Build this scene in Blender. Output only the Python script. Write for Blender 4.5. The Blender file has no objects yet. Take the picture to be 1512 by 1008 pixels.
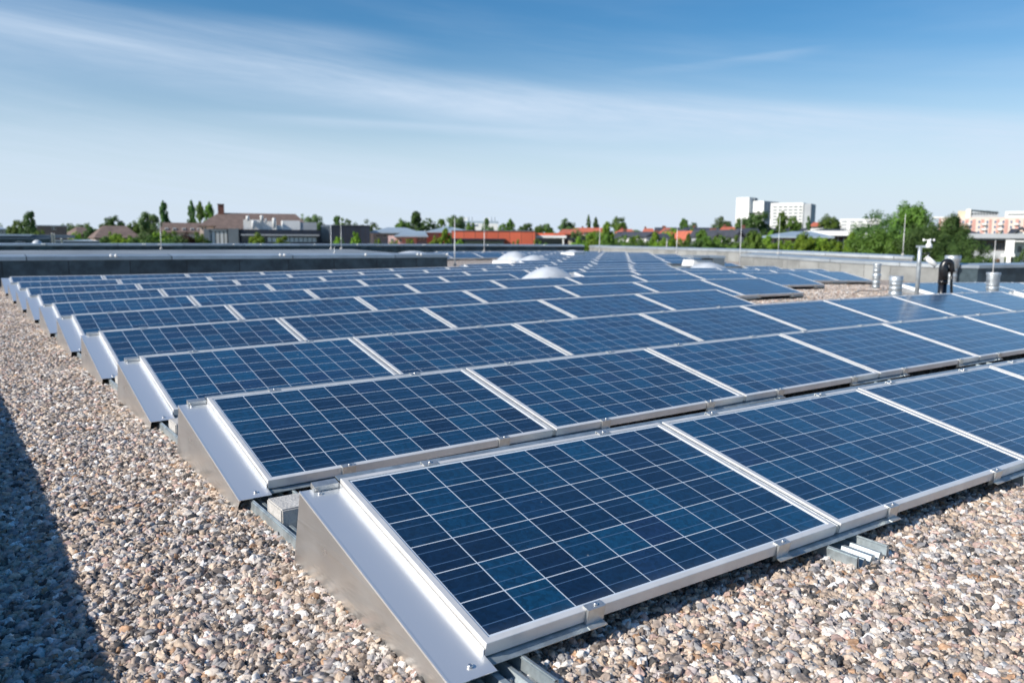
import bpy, bmesh, math, random
from mathutils import Vector, Matrix, noise
random.seed(7)
S = bpy.context.scene
COL = S.collection

# ------------------------------------------------------------------ camera
F = 1193.54; YAW, PIT, ROL = 0.617082, -0.128618, 0.007229
CAM = Vector((-1.18560, -1.77163, 1.09927))
fw = Vector((math.sin(YAW)*math.cos(PIT), math.cos(YAW)*math.cos(PIT), math.sin(PIT)))
r0_ = Vector((math.cos(YAW), -math.sin(YAW), 0)); u0_ = r0_.cross(fw)
rt = r0_*math.cos(ROL)+u0_*math.sin(ROL); up = -r0_*math.sin(ROL)+u0_*math.cos(ROL)
cd = bpy.data.cameras.new('camera'); cam = bpy.data.objects.new('camera', cd); COL.objects.link(cam)
cam.matrix_world = Matrix(((rt.x, up.x, -fw.x, CAM.x), (rt.y, up.y, -fw.y, CAM.y), (rt.z, up.z, -fw.z, CAM.z), (0, 0, 0, 1)))
cd.sensor_width = 36; cd.lens = F/1512*36; cd.clip_start = 0.05; cd.clip_end = 6000
cd.dof.use_dof = True; cd.dof.focus_distance = 3.1; cd.dof.aperture_fstop = 3.3
S.camera = cam

# ------------------------------------------------------------------ world and sun
SUN_EL = math.radians(33); SUN_AZ = math.radians(-4)          # sun to the left (-X), all but square to the rows
sdir = Vector((-math.cos(SUN_EL)*math.cos(SUN_AZ), -math.cos(SUN_EL)*math.sin(SUN_AZ), math.sin(SUN_EL)))
W = bpy.data.worlds.new('World'); S.world = W; W.use_nodes = True
nt = W.node_tree; nt.nodes.clear()
def N(nt, t, **k):
    n = nt.nodes.new(t)
    for a, b in k.items(): setattr(n, a, b)
    return n
L = lambda nt, a, b: nt.links.new(a, b)
def math_(nt, op, a, b=None, c=None, clamp=False):
    n = N(nt, 'ShaderNodeMath', operation=op); n.use_clamp = clamp
    for i, v in enumerate((a, b, c)):
        if v is None: continue
        if isinstance(v, (int, float)): n.inputs[i].default_value = v
        else: L(nt, v, n.inputs[i])
    return n.outputs[0]
def mixc(nt, f, a, b):
    n = N(nt, 'ShaderNodeMix', data_type='RGBA')
    for s, v in ((n.inputs[0], f), (n.inputs[6], a), (n.inputs[7], b)):
        if isinstance(v, (int, float)): s.default_value = v
        elif isinstance(v, (tuple, list)): s.default_value = (*v[:3], 1)
        else: L(nt, v, s)
    return n.outputs[2]
def ramp(nt, f, stops, interp='LINEAR'):
    n = N(nt, 'ShaderNodeValToRGB'); n.color_ramp.interpolation = interp
    e = n.color_ramp.elements
    while len(e) < len(stops): e.new(0.5)
    for el, (p, c) in zip(e, stops):
        el.position = p; el.color = (*c, 1) if len(c) == 3 else c
    if not isinstance(f, (int, float)): L(nt, f, n.inputs[0])
    return n.outputs[0]
def maprange(nt, v, a, b, c=0., d=1., smooth=True):
    n = N(nt, 'ShaderNodeMapRange'); n.interpolation_type = 'SMOOTHSTEP' if smooth else 'LINEAR'
    L(nt, v, n.inputs[0])
    for i, x in enumerate((a, b, c, d)): n.inputs[i+1].default_value = x
    return n.outputs[0]
sky = N(nt, 'ShaderNodeTexSky', sky_type='NISHITA'); sky.sun_disc = False
sky.sun_elevation = SUN_EL; sky.sun_rotation = math.atan2(sdir.x, sdir.y)
sky.air_density = 1.0; sky.dust_density = .5; sky.ozone_density = 1.6; sky.altitude = 0
# cirrus: streaks in azimuth / elevation of the sky itself
tc = N(nt, 'ShaderNodeTexCoord'); sp = N(nt, 'ShaderNodeSeparateXYZ'); L(nt, tc.outputs['Generated'], sp.inputs[0])
az = math_(nt, 'SUBTRACT', math_(nt, 'ARCTAN2', sp.outputs[0], sp.outputs[1]), YAW)
el = math_(nt, 'ARCSINE', sp.outputs[2])
def sky_noise(rot, sx, sy, scale, det, rough, dist=0., seed=0.):
    cb = N(nt, 'ShaderNodeCombineXYZ'); L(nt, az, cb.inputs[0]); L(nt, el, cb.inputs[1]); cb.inputs[2].default_value = seed
    mp = N(nt, 'ShaderNodeMapping'); L(nt, cb.outputs[0], mp.inputs[0]); mp.vector_type = 'TEXTURE'
    mp.inputs['Rotation'].default_value = (0, 0, rot); mp.inputs['Scale'].default_value = (sx, sy, 1)
    n = N(nt, 'ShaderNodeTexNoise'); L(nt, mp.outputs[0], n.inputs['Vector'])
    n.inputs['Scale'].default_value = scale; n.inputs['Detail'].default_value = det; n.inputs['Roughness'].default_value = rough
    n.inputs['Distortion'].default_value = dist
    return n.outputs[0]
n1 = sky_noise(-0.14, 5.0, 0.8, 2.2, 7, .6, .5, 3.1)
n2 = sky_noise(-0.10, 7.0, 0.55, 5.0, 9, .68, .5, 8.3)
wob = math_(nt, 'MULTIPLY', math_(nt, 'SUBTRACT', n1, .5), .05)
def band(a0, e0, slope, curve, w_up, w_dn):
    # a band of high cloud following el = e0 + slope*(az-a0) + curve*(az-a0)^2
    d = math_(nt, 'SUBTRACT', az, a0)
    line = math_(nt, 'ADD', math_(nt, 'MULTIPLY', d, slope), math_(nt, 'MULTIPLY', math_(nt, 'MULTIPLY', d, d), curve))
    t = math_(nt, 'SUBTRACT', math_(nt, 'ADD', math_(nt, 'SUBTRACT', el, e0), wob), line)
    return math_(nt, 'MULTIPLY', maprange(nt, t, w_up, 0, 0, 1), maprange(nt, t, -w_dn, 0, 0, 1))
b1 = band(0., 0.168, -0.082, -0.042, .026, .055)
b2 = band(-.35, .218, -0.03, 0., .030, .035)
b3 = band(-.12, .130, -0.02, 0., .007, .012)
b4 = band(.27, .203, .07, 0., .005, .010)
b5 = math_(nt, 'MULTIPLY', band(.1, .098, -.035, 0., .016, .022), maprange(nt, az, -.25, .2))
b2 = math_(nt, 'MULTIPLY', b2, maprange(nt, az, -.08, -.25))
b3 = math_(nt, 'MULTIPLY', b3, math_(nt, 'MULTIPLY', maprange(nt, az, .15, .0), maprange(nt, az, -.4, -.2)))
b4 = math_(nt, 'MULTIPLY', b4, math_(nt, 'MULTIPLY', maprange(nt, az, .38, .3), maprange(nt, az, .1, .25)))
tex = maprange(nt, n2, .30, .68, .22, 1.)
tot = math_(nt, 'ADD', math_(nt, 'MULTIPLY', b1, .60), math_(nt, 'MULTIPLY', b2, .50))
tot = math_(nt, 'ADD', tot, math_(nt, 'ADD', math_(nt, 'MULTIPLY_ADD', b5, .26, math_(nt, 'MULTIPLY', b3, .26)), math_(nt, 'MULTIPLY', b4, .2)))
tot = math_(nt, 'MULTIPLY', tot, tex)
gen = math_(nt, 'MULTIPLY', maprange(nt, el, .50, .26, .15, 1.), math_(nt, 'MULTIPLY', maprange(nt, n1, .44, .72, 0., .50), maprange(nt, n2, .32, .68, .10, 1.)))
low = maprange(nt, el, .24, -.02, 0., .92)                            # thin veil thickening to the horizon
tot = math_(nt, 'ADD', math_(nt, 'MAXIMUM', tot, 0), math_(nt, 'ADD', gen, low), clamp=True)
tot = math_(nt, 'MINIMUM', tot, .95)
hs = N(nt, 'ShaderNodeHueSaturation'); hs.inputs['Saturation'].default_value = 1.46; hs.inputs['Hue'].default_value = .501; L(nt, sky.outputs[0], hs.inputs['Color'])
skyc = mixc(nt, tot, hs.outputs[0], (5.75, 6.8, 8.2))
bg = N(nt, 'ShaderNodeBackground'); L(nt, skyc, bg.inputs[0]); bg.inputs[1].default_value = 0.098
wo = N(nt, 'ShaderNodeOutputWorld'); L(nt, bg.outputs[0], wo.inputs[0])
ld = bpy.data.lights.new('sun', 'SUN'); lo = bpy.data.objects.new('sun', ld); COL.objects.link(lo)
ld.energy = 4.7; ld.angle = math.radians(.53); ld.color = (1, .95, .87)
lo.rotation_euler = (-sdir).to_track_quat('-Z', 'Y').to_euler()
S.view_settings.view_transform = 'Standard'; S.view_settings.look = 'None'; S.view_settings.exposure = 0.25; S.view_settings.gamma = 1
S.view_settings.use_curve_mapping = False
S.render.engine = 'CYCLES'; S.cycles.max_bounces = 6; S.cycles.use_denoising = True

# ------------------------------------------------------------------ placing
def ray(u, v): return fw + rt*((u-756)/F) - up*((v-504)/F)
def at(u, v, d): return CAM + ray(u, v)*d
HF = Vector((math.sin(YAW), math.cos(YAW), 0)); HR = Vector((math.cos(YAW), -math.sin(YAW), 0))
def bp(u, v, H):                       # the point of a sight line at horizontal distance H
    D = ray(u, v); return CAM + D*(H/D.dot(HF))
PP, TILT, LL, DD, GW = 1.67, 0.222395, 0.939469, 1.792530, 1.583640
BAS = [(2,0),(1,1),(0,2),(3,0),(2,1),(1,2),(0,3),(4,0),(3,1),(2,2),(1,3),(0,4)]
COE = [-0.0266964,0.7142553,0.1191960,-0.0522678,-0.1866697,-0.5237529,-0.1703291,0.0193713,-0.0474294,0.2100774,0.0322072,0.0647384]
def zf(x, y):                          # the gentle falls of the flat roof
    x = min(max(x, -2), 21)/10; y = min(max(y, -1), 18)/10
    return sum(c*x**a*y**b for (a, b), c in zip(BAS, COE))
GH = 0.118
def gz(x, y): return zf(x, y)-GH

# ------------------------------------------------------------------ object helpers
def tag(o, label=None, cat=None, group=None, kind=None):
    if label: o['label'] = label
    if cat: o['category'] = cat
    if group: o['group'] = group
    if kind: o['kind'] = kind
    return o
def empty(name, loc=(0, 0, 0), rz=0., **k):
    o = bpy.data.objects.new(name, None); COL.objects.link(o); o.location = loc; o.rotation_euler = (0, 0, rz)
    o.empty_display_size = .2
    return tag(o, **k)
class MB:
    def __init__(s): s.v = []; s.f = []; s.sm = []
    def add(s, vs, fs, smooth=False):
        n = len(s.v); s.v += [tuple(x) for x in vs]; s.f += [tuple(i+n for i in f) for f in fs]; s.sm += [smooth]*len(fs); return s
    def hexa(s, p, smooth=False):      # 8 points: bottom 4 ccw, top 4 ccw
        return s.add(p, [(3,2,1,0),(4,5,6,7),(0,1,5,4),(1,2,6,5),(2,3,7,6),(3,0,4,7)], smooth)
    def box(s, x0, x1, y0, y1, z0, z1):
        return s.hexa([(x0,y0,z0),(x1,y0,z0),(x1,y1,z0),(x0,y1,z0),(x0,y0,z1),(x1,y0,z1),(x1,y1,z1),(x0,y1,z1)])
    def sweep(s, path, prof, closed=True, smooth=False, caps=True):   # path: list of (origin, axis a, axis b); prof: list of (a,b)
        n = len(prof); vs = []
        for o, a, b in path: vs += [o+a*p+b*q for p, q in prof]
        fs = []
        for k in range(len(path)-1):
            for j in range(n if closed else n-1):
                j2 = (j+1) % n; fs.append((k*n+j, k*n+j2, (k+1)*n+j2, (k+1)*n+j))
        if closed and caps: fs += [tuple(range(n-1, -1, -1)), tuple(range((len(path)-1)*n, len(path)*n))]
        return s.add(vs, fs, smooth)
    def tube(s, pts, r, seg=10, caps=True):
        pts = [Vector(p) for p in pts]; path = []
        rr = r if isinstance(r, (list, tuple)) else [r]*len(pts)
        vs = []; ref = Vector((.3, .5, .81)).normalized()
        for i, p in enumerate(pts):
            d = (pts[min(i+1, len(pts)-1)]-pts[max(i-1, 0)]).normalized()
            a = d.cross(ref)
            if a.length < .2: a = d.cross(Vector((1, 0, 0)))
            a.normalize(); b = d.cross(a)
            for k in range(seg):
                t = 2*math.pi*k/seg; vs.append(p+(a*math.cos(t)+b*math.sin(t))*rr[i])
        fs = []
        for i in range(len(pts)-1):
            for k in range(seg):
                k2 = (k+1) % seg; fs.append((i*seg+k, (i+1)*seg+k, (i+1)*seg+k2, i*seg+k2))
        s.add(vs, fs, True)
        if caps:
            n = len(s.v)-len(vs)
            s.f += [tuple(n+k for k in range(seg)), tuple(n+(len(pts)-1)*seg+k for k in range(seg-1, -1, -1))]; s.sm += [False, False]
        return s
    def lathe(s, prof, c=(0, 0, 0), seg=28, caps=True):
        vs = []; c = Vector(c)
        for r, z in prof:
            for k in range(seg):
                t = 2*math.pi*k/seg; vs.append(c+Vector((r*math.cos(t), r*math.sin(t), z)))
        fs = [(i*seg+k, i*seg+(k+1) % seg, (i+1)*seg+(k+1) % seg, (i+1)*seg+k) for i in range(len(prof)-1) for k in range(seg)]
        s.add(vs, fs, True)
        if caps:
            n = len(s.v)-len(vs); s.f += [tuple(n+k for k in range(seg-1, -1, -1)), tuple(n+(len(prof)-1)*seg+k for k in range(seg))]; s.sm += [False, False]
        return s
    def hip(s, x0, x1, y0, y1, ze, zr, rx0, rx1, th=.15):   # hipped or gabled roof as a closed solid
        ym = (y0+y1)/2
        return s.add([(x0,y0,ze),(x1,y0,ze),(x1,y1,ze),(x0,y1,ze),(x0,y0,ze-th),(x1,y0,ze-th),(x1,y1,ze-th),(x0,y1,ze-th),(rx0,ym,zr),(rx1,ym,zr)],
              [(0,1,9,8),(1,2,9),(2,3,8,9),(3,0,8),(7,6,5,4),(0,4,5,1),(1,5,6,2),(2,6,7,3),(3,7,4,0)])
    def mesh(s, name, mat):
        me = bpy.data.meshes.new(name); me.from_pydata(s.v, [], s.f); me.materials.append(mat)
        me.polygons.foreach_set('use_smooth', s.sm); me.update(); return me
    def build(s, name, mat, parent=None, **k):
        return link(name, s.mesh(name, mat), parent, **k)
def link(name, me, parent=None, **k):
    o = bpy.data.objects.new(name, me); COL.objects.link(o)
    if parent is not None: o.parent = parent
    return tag(o, **k)
def children(o): return KIDS.get(o.name, [])
def copy_tree(o, parent=None):
    c = o.copy(); COL.objects.link(c)
    if parent is not None: c.parent = parent
    for ch in [x for x in o.children]: copy_tree(ch, c)
    return c
ORD = ['first','second','third','fourth','fifth','sixth','seventh','eighth','ninth','tenth','eleventh','twelfth','thirteenth','fourteenth','fifteenth','sixteenth','seventeenth','eighteenth','nineteenth','twentieth','twenty-first','twenty-second']

# ------------------------------------------------------------------ materials
def mat(name, col=(.5, .5, .5), rough=.6, metal=0., spec=.5, var=0., vscale=3., bump=0., bscale=40., coat=0., vcol=None, detail=4):
    m = bpy.data.materials.new(name); m.use_nodes = True; t = m.node_tree; b = t.nodes['Principled BSDF']
    b.inputs['Base Color'].default_value = (*col, 1); b.inputs['Roughness'].default_value = rough; b.inputs['Metallic'].default_value = metal
    b.inputs['Specular IOR Level'].default_value = spec; b.inputs['Coat Weight'].default_value = coat
    tc = N(t, 'ShaderNodeTexCoord')
    if var or vcol:
        n = N(t, 'ShaderNodeTexNoise'); L(t, tc.outputs['Object'], n.inputs['Vector']); n.inputs['Scale'].default_value = vscale
        n.inputs['Detail'].default_value = detail; n.inputs['Roughness'].default_value = .65
        f = maprange(t, n.outputs[0], .32, .68)
        c2 = vcol if vcol else tuple(max(0, c*(1-var)) for c in col); c1 = tuple(min(1, c*(1+var*.6)) for c in col)
        L(t, mixc(t, f, c2, c1), b.inputs['Base Color'])
        r = math_(t, 'ADD', math_(t, 'MULTIPLY', n.outputs[0], .25), rough-.12, clamp=True); L(t, r, b.inputs['Roughness'])
    if bump:
        n = N(t, 'ShaderNodeTexNoise'); L(t, tc.outputs['Object'], n.inputs['Vector']); n.inputs['Scale'].default_value = bscale; n.inputs['Detail'].default_value = 3
        bn = N(t, 'ShaderNodeBump'); bn.inputs['Strength'].default_value = bump; bn.inputs['Distance'].default_value = .01
        L(t, n.outputs[0], bn.inputs['Height']); L(t, bn.outputs[0], b.inputs['Normal'])
    return m
M = {}
M['alu'] = mat('anodised_aluminium', (.75, .735, .71), .42, .30, var=.08, vscale=6)
M['zinc'] = mat('zinc_coated_steel', (.47, .53, .55), .45, .7, var=.22, vscale=14, bump=.1)
M['clip'] = mat('clip_steel', (.60, .61, .60), .38, .75, var=.1, vscale=30)
M['plate'] = mat('mill_finish_sheet', (.78, .77, .75), .34, .78)
def brushed(m, wav):
    t = m.node_tree; b = t.nodes['Principled BSDF']; tc = N(t, 'ShaderNodeTexCoord')
    mp = N(t, 'ShaderNodeMapping'); mp.inputs['Scale'].default_value = (2, 1.6, 13); L(t, tc.outputs['Object'], mp.inputs[0])
    n = N(t, 'ShaderNodeTexNoise'); n.inputs['Scale'].default_value = 1.6; n.inputs['Detail'].default_value = 2; n.inputs['Roughness'].default_value = .4; n.inputs['Distortion'].default_value = .6; L(t, mp.outputs[0], n.inputs['Vector'])
    bn = N(t, 'ShaderNodeBump'); bn.inputs['Strength'].default_value = wav; bn.inputs['Distance'].default_value = .02
    L(t, n.outputs[0], bn.inputs['Height']); L(t, bn.outputs[0], b.inputs['Normal'])
    n2 = N(t, 'ShaderNodeTexNoise'); n2.inputs['Scale'].default_value = 3.; n2.inputs['Detail'].default_value = 5; L(t, tc.outputs['Object'], n2.inputs['Vector'])
    L(t, maprange(t, n2.outputs[0], .3, .7, .27, .38), b.inputs['Roughness'])
    L(t, mixc(t, maprange(t, n2.outputs[0], .3, .7), (.56, .54, .515), (.68, .665, .64)), b.inputs['Base Color'])
brushed(M['plate'], .4)
M['flange'] = mat('bright_folded_sheet', (.93, .93, .92), .29, .70)
M['bolt'] = mat('bolt_steel', (.7, .7, .7), .3, .9)
M['concrete'] = mat('pale_concrete', (.52, .50, .47), .9, var=.2, vscale=18, bump=.5, bscale=90)
M['dark_clad'] = mat('dark_slate_cladding', (.060, .090, .105), .55, .1, var=.4, vscale=2.5)
M['coping'] = mat('grey_metal_coping', (.48, .53, .57), .38, .6, var=.15, vscale=1.5)
M['coping_light'] = mat('pale_metal_coping', (.62, .65, .66), .35, .6, var=.1, vscale=1.5)
M['membrane'] = mat('grey_roof_membrane', (.20, .235, .27), .8, var=.2, vscale=.6)
M['grey_clad'] = mat('grey_fibre_cement', (.27, .275, .265), .85, var=.2, vscale=1.6, bump=.1)
M['acrylic'] = mat('opal_acrylic', (.54, .57, .60), .4, coat=.25, var=.10, vscale=3)
M['white'] = mat('white_coated', (.80, .80, .78), .45, var=.05, vscale=6)
M['galv'] = mat('galvanised_spiral_duct', (.56, .60, .62), .44, .7, var=.3, vscale=9)
M['black'] = mat('black_rubber', (.012, .012, .014), .28, coat=.3)
M['dark'] = mat('dark_opening', (.02, .022, .025), .5)
M['glass'] = mat('window_glass', (.05, .065, .08), .12, spec=.8)
M['bglass'] = mat('blue_window_glass', (.075, .135, .23), .15, spec=.8)
M['rwhite'] = mat('white_render', (.82, .81, .78), .85, var=.06, vscale=.4)
M['rcream'] = mat('cream_render', (.70, .60, .44), .85, var=.08, vscale=.5)
M['rpeach'] = mat('peach_render', (.74, .60, .52), .85, var=.06, vscale=.4)
M['rpink'] = mat('pink_render', (.72, .50, .47), .85, var=.06, vscale=.4)
M['rrose'] = mat('salmon_brick', (.60, .33, .28), .85, var=.12, vscale=.8)
M['redwall'] = mat('red_orange_cladding', (.62, .13, .065), .6, var=.08, vscale=.3)
M['redroof'] = mat('red_clay_tiles', (.55, .15, .085), .8, var=.18, vscale=1.2)
M['brownroof'] = mat('brown_clay_tiles', (.175, .125, .105), .85, var=.25, vscale=1.2)
M['darkroof'] = mat('slate_roof', (.055, .06, .075), .7, var=.2, vscale=1.2)
M['metalroof'] = mat('grey_blue_metal_roof', (.40, .48, .54), .5, .3, var=.1, vscale=.4)
M['greypanel'] = mat('mid_grey_panel', (.17, .20, .22), .6, var=.12, vscale=.5)
M['navy'] = mat('navy_ribbed_cladding', (.018, .026, .045), .5, var=.2, vscale=.5)
M['ash'] = mat('ash_grey_render', (.42, .44, .46), .8, var=.1, vscale=.4)
M['brick'] = mat('dark_brick', (.17, .075, .055), .85, var=.2, vscale=2)
M['brownwall'] = mat('weathered_brown_wall', (.19, .15, .135), .85, var=.15, vscale=1)
M['corrug'] = mat('ribbed_light_panel', (.60, .61, .60), .6)
M['bark'] = mat('bark', (.09, .065, .045), .9, var=.3, vscale=3)
def shade_panels(m, pitch, axis, dark=.55, width=.02):       # joints between cladding sheets
    t = m.node_tree; b = t.nodes['Principled BSDF']; tc = N(t, 'ShaderNodeTexCoord'); s = N(t, 'ShaderNodeSeparateXYZ')
    L(t, tc.outputs['Object'], s.inputs[0]); a = s.outputs[axis]
    fr = math_(t, 'FRACT', math_(t, 'DIVIDE', a, pitch)); j = math_(t, 'LESS_THAN', fr, width/pitch)
    src = b.inputs['Base Color'].links[0].from_socket if b.inputs['Base Color'].links else tuple(b.inputs['Base Color'].default_value)[:3]
    idx = N(t, 'ShaderNodeTexWhiteNoise', noise_dimensions='1D'); L(t, math_(t, 'FLOOR', math_(t, 'DIVIDE', a, pitch)), idx.inputs['W'])
    hsv = N(t, 'ShaderNodeHueSaturation'); L(t, maprange(t, idx.outputs[0], 0, 1, .86, 1.12), hsv.inputs['Value'])
    if isinstance(src, tuple): hsv.inputs['Color'].default_value = (*src, 1)
    else: L(t, src, hsv.inputs['Color'])
    L(t, mixc(t, j, hsv.outputs[0], (.02, .02, .02)), b.inputs['Base Color'])
shade_panels(M['redwall'], 1.2, 0, width=.04); shade_panels(M['navy'], .6, 0, width=.06); shade_panels(M['corrug'], .5, 0, width=.12)

def foliage(name, dark, light):
    m = bpy.data.materials.new(name); m.use_nodes = True; t = m.node_tree; b = t.nodes['Principled BSDF']
    tc = N(t, 'ShaderNodeTexCoord'); oi = N(t, 'ShaderNodeObjectInfo')
    n = N(t, 'ShaderNodeTexNoise'); L(t, tc.outputs['Object'], n.inputs['Vector']); n.inputs['Scale'].default_value = 1.1; n.inputs['Detail'].default_value = 4
    g = N(t, 'ShaderNodeNewGeometry')
    f = math_(t, 'ADD', math_(t, 'MULTIPLY', maprange(t, n.outputs[0], .3, .7), .6), math_(t, 'MULTIPLY', g.outputs['Random Per Island'], .4))
    c = mixc(t, f, dark, light)
    hsv = N(t, 'ShaderNodeHueSaturation'); L(t, c, hsv.inputs['Color']); L(t, maprange(t, oi.outputs['Random'], 0, 1, .75, 1.25), hsv.inputs['Value'])
    L(t, maprange(t, oi.outputs['Random'], 0, 1, .485, .512), hsv.inputs['Hue'])
    L(t, hsv.outputs[0], b.inputs['Base Color']); b.inputs['Roughness'].default_value = .55; b.inputs['Specular IOR Level'].default_value = .3
    tr = N(t, 'ShaderNodeBsdfTranslucent'); L(t, hsv.outputs[0], tr.inputs[0])
    mx = N(t, 'ShaderNodeMixShader'); mx.inputs[0].default_value = .3; L(t, b.outputs[0], mx.inputs[1]); L(t, tr.outputs[0], mx.inputs[2])
    L(t, mx.outputs[0], t.nodes['Material Output'].inputs[0]); return m
M['leaf_mid'] = foliage('leaves_mid_green', (.065, .13, .022), (.20, .33, .055))
M['leaf_dark'] = foliage('leaves_dark_green', (.045, .10, .030), (.13, .23, .055))
M['leaf_far'] = foliage('leaves_far_green', (.08, .14, .055), (.20, .28, .095))
M['leaf_bright'] = foliage('leaves_fresh_green', (.10, .21, .02), (.30, .44, .045))
M['leaf_red'] = foliage('leaves_dark_red', (.05, .02, .018), (.09, .04, .03))

# photovoltaic glass: 10 by 6 cells, white gaps, two busbars a cell
def cell_mat():
    m = bpy.data.materials.new('photovoltaic_cells'); m.use_nodes = True; t = m.node_tree; b = t.nodes['Principled BSDF']
    tc = N(t, 'ShaderNodeTexCoord'); s = N(t, 'ShaderNodeSeparateXYZ'); L(t, tc.outputs['Object'], s.inputs[0]); oi = N(t, 'ShaderNodeObjectInfo')
    x = math_(t, 'DIVIDE', s.outputs[0], GW/10); y = math_(t, 'DIVIDE', s.outputs[1], LL/6)
    fx = math_(t, 'FRACT', x); fy = math_(t, 'FRACT', y)
    def dist(f): return math_(t, 'SUBTRACT', .5, math_(t, 'ABSOLUTE', math_(t, 'SUBTRACT', f, .5)))
    gx = math_(t, 'LESS_THAN', dist(fx), .0118); gy = math_(t, 'LESS_THAN', dist(fy), .0118)
    gap = math_(t, 'MAXIMUM', gx, gy)
    inx = math_(t, 'MAXIMUM', math_(t, 'LESS_THAN', x, .0), math_(t, 'GREATER_THAN', x, 10.))
    iny = math_(t, 'MAXIMUM', math_(t, 'LESS_THAN', y, .0), math_(t, 'GREATER_THAN', y, 6.))
    gap = math_(t, 'MAXIMUM', gap, math_(t, 'MAXIMUM', inx, iny))
    def bus(p, w): return math_(t, 'LESS_THAN', math_(t, 'ABSOLUTE', math_(t, 'SUBTRACT', fy, p)), w)
    bb = math_(t, 'MAXIMUM', bus(.27, .010), bus(.73, .010))
    cb = N(t, 'ShaderNodeCombineXYZ'); L(t, math_(t, 'FLOOR', x), cb.inputs[0]); L(t, math_(t, 'FLOOR', y), cb.inputs[1]); L(t, math_(t, 'MULTIPLY', oi.outputs['Random'], 91.7), cb.inputs[2])
    wn = N(t, 'ShaderNodeTexWhiteNoise', noise_dimensions='3D'); L(t, cb.outputs[0], wn.inputs['Vector'])
    base = ramp(t, wn.outputs[0], [(0, (.003, .012, .036)), (.35, (.003, .026, .066)), (.75, (.003, .046, .104)), (.92, (.004, .032, .080)), (1, (.008, .020, .060))])
    # crystal grain of the silicon
    vo = N(t, 'ShaderNodeTexVoronoi'); vo.inputs['Scale'].default_value = 75; L(t, tc.outputs['Object'], vo.inputs['Vector'])
    sv = N(t, 'ShaderNodeSeparateColor'); L(t, vo.outputs['Color'], sv.inputs[0])
    hv = N(t, 'ShaderNodeHueSaturation'); L(t, base, hv.inputs['Color']); L(t, maprange(t, sv.outputs[0], 0, 1, .70, 1.35, False), hv.inputs['Value'])
    pv = N(t, 'ShaderNodeHueSaturation'); L(t, hv.outputs[0], pv.inputs['Color']); L(t, maprange(t, oi.outputs['Random'], 0, 1, .9, 1.12), pv.inputs['Value'])
    c = mixc(t, bb, pv.outputs[0], (.075, .135, .23)); c = mixc(t, gap, c, (.64, .70, .76))
    # thin dust, heavier towards the low edge
    dn = N(t, 'ShaderNodeTexNoise'); dn.inputs['Scale'].default_value = 2.6; dn.inputs['Detail'].default_value = 6; L(t, tc.outputs['Object'], dn.inputs['Vector'])
    dust = math_(t, 'ADD', maprange(t, dn.outputs[0], .4, .8, 0., .012), math_(t, 'MULTIPLY', maprange(t, s.outputs[1], .05, .0, 0., .07), dn.outputs[0]))
    sp_ = N(t, 'ShaderNodeTexNoise'); sp_.inputs['Scale'].default_value = 31; sp_.inputs['Detail'].default_value = 1; L(t, tc.outputs['Object'], sp_.inputs['Vector'])
    dust = math_(t, 'ADD', dust, maprange(t, sp_.outputs[0], .80, .82, 0., .35))
    cb2 = N(t, 'ShaderNodeVectorMath', operation='ADD'); L(t, tc.outputs['Object'], cb2.inputs[0]); cb3 = N(t, 'ShaderNodeCombineXYZ'); L(t, math_(t, 'MULTIPLY', oi.outputs['Random'], 53.), cb3.inputs[2]); L(t, cb3.outputs[0], cb2.inputs[1])
    dr = N(t, 'ShaderNodeTexVoronoi'); dr.inputs['Scale'].default_value = 1.6; L(t, cb2.outputs[0], dr.inputs['Vector']); dn2 = N(t, 'ShaderNodeTexNoise'); dn2.inputs['Scale'].default_value = 40; L(t, tc.outputs['Object'], dn2.inputs['Vector'])
    dust = math_(t, 'ADD', dust, maprange(t, math_(t, 'ADD', dr.outputs['Distance'], math_(t, 'MULTIPLY', dn2.outputs[0], .03)), .035, .025, 0., .7), clamp=True)
    c = mixc(t, dust, c, (.42, .44, .44))
    L(t, c, b.inputs['Base Color']); b.inputs['Roughness'].default_value = .45; b.inputs['Specular IOR Level'].default_value = .25
    b.inputs['Coat Weight'].default_value = 1.; b.inputs['Sheen Weight'].default_value = .12; b.inputs['Sheen Roughness'].default_value = .35; b.inputs['Sheen Tint'].default_value = (.62, .78, 1, 1); b.inputs['Coat Roughness'].default_value = .19; b.inputs['Coat IOR'].default_value = 1.55
    return m
M['cells'] = cell_mat()

# gravel
STONES = [(0, (.08, .075, .072)), (.06, (.19, .16, .14)), (.14, (.37, .295, .24)), (.24, (.51, .40, .31)), (.34, (.33, .315, .31)), (.43, (.58, .46, .355)), (.52, (.49, .43, .39)),
          (.60, (.62, .53, .445)), (.69, (.42, .26, .16)), (.72, (.55, .39, .33)), (.79, (.46, .40, .38)), (.85, (.66, .60, .54)), (.93, (.80, .77, .73))]
def gravel_mat():
    m = bpy.data.materials.new('gravel_bed'); m.use_nodes = True; t = m.node_tree; b = t.nodes['Principled BSDF']
    tc = N(t, 'ShaderNodeTexCoord'); vo = N(t, 'ShaderNodeTexVoronoi'); vo.inputs['Scale'].default_value = 42; L(t, tc.outputs['Object'], vo.inputs['Vector'])
    sv = N(t, 'ShaderNodeSeparateColor'); L(t, vo.outputs['Color'], sv.inputs[0])
    c = ramp(t, sv.outputs[0], STONES, 'CONSTANT')
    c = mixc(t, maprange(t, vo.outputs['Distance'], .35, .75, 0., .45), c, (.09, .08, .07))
    L(t, c, b.inputs['Base Color']); b.inputs['Roughness'].default_value = .85
    bn = N(t, 'ShaderNodeBump'); bn.inputs['Strength'].default_value = 1; bn.inputs['Distance'].default_value = .018; bn.invert = True
    L(t, vo.outputs['Distance'], bn.inputs['Height']); L(t, bn.outputs[0], b.inputs['Normal']); return m
M['gravel'] = gravel_mat()
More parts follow.
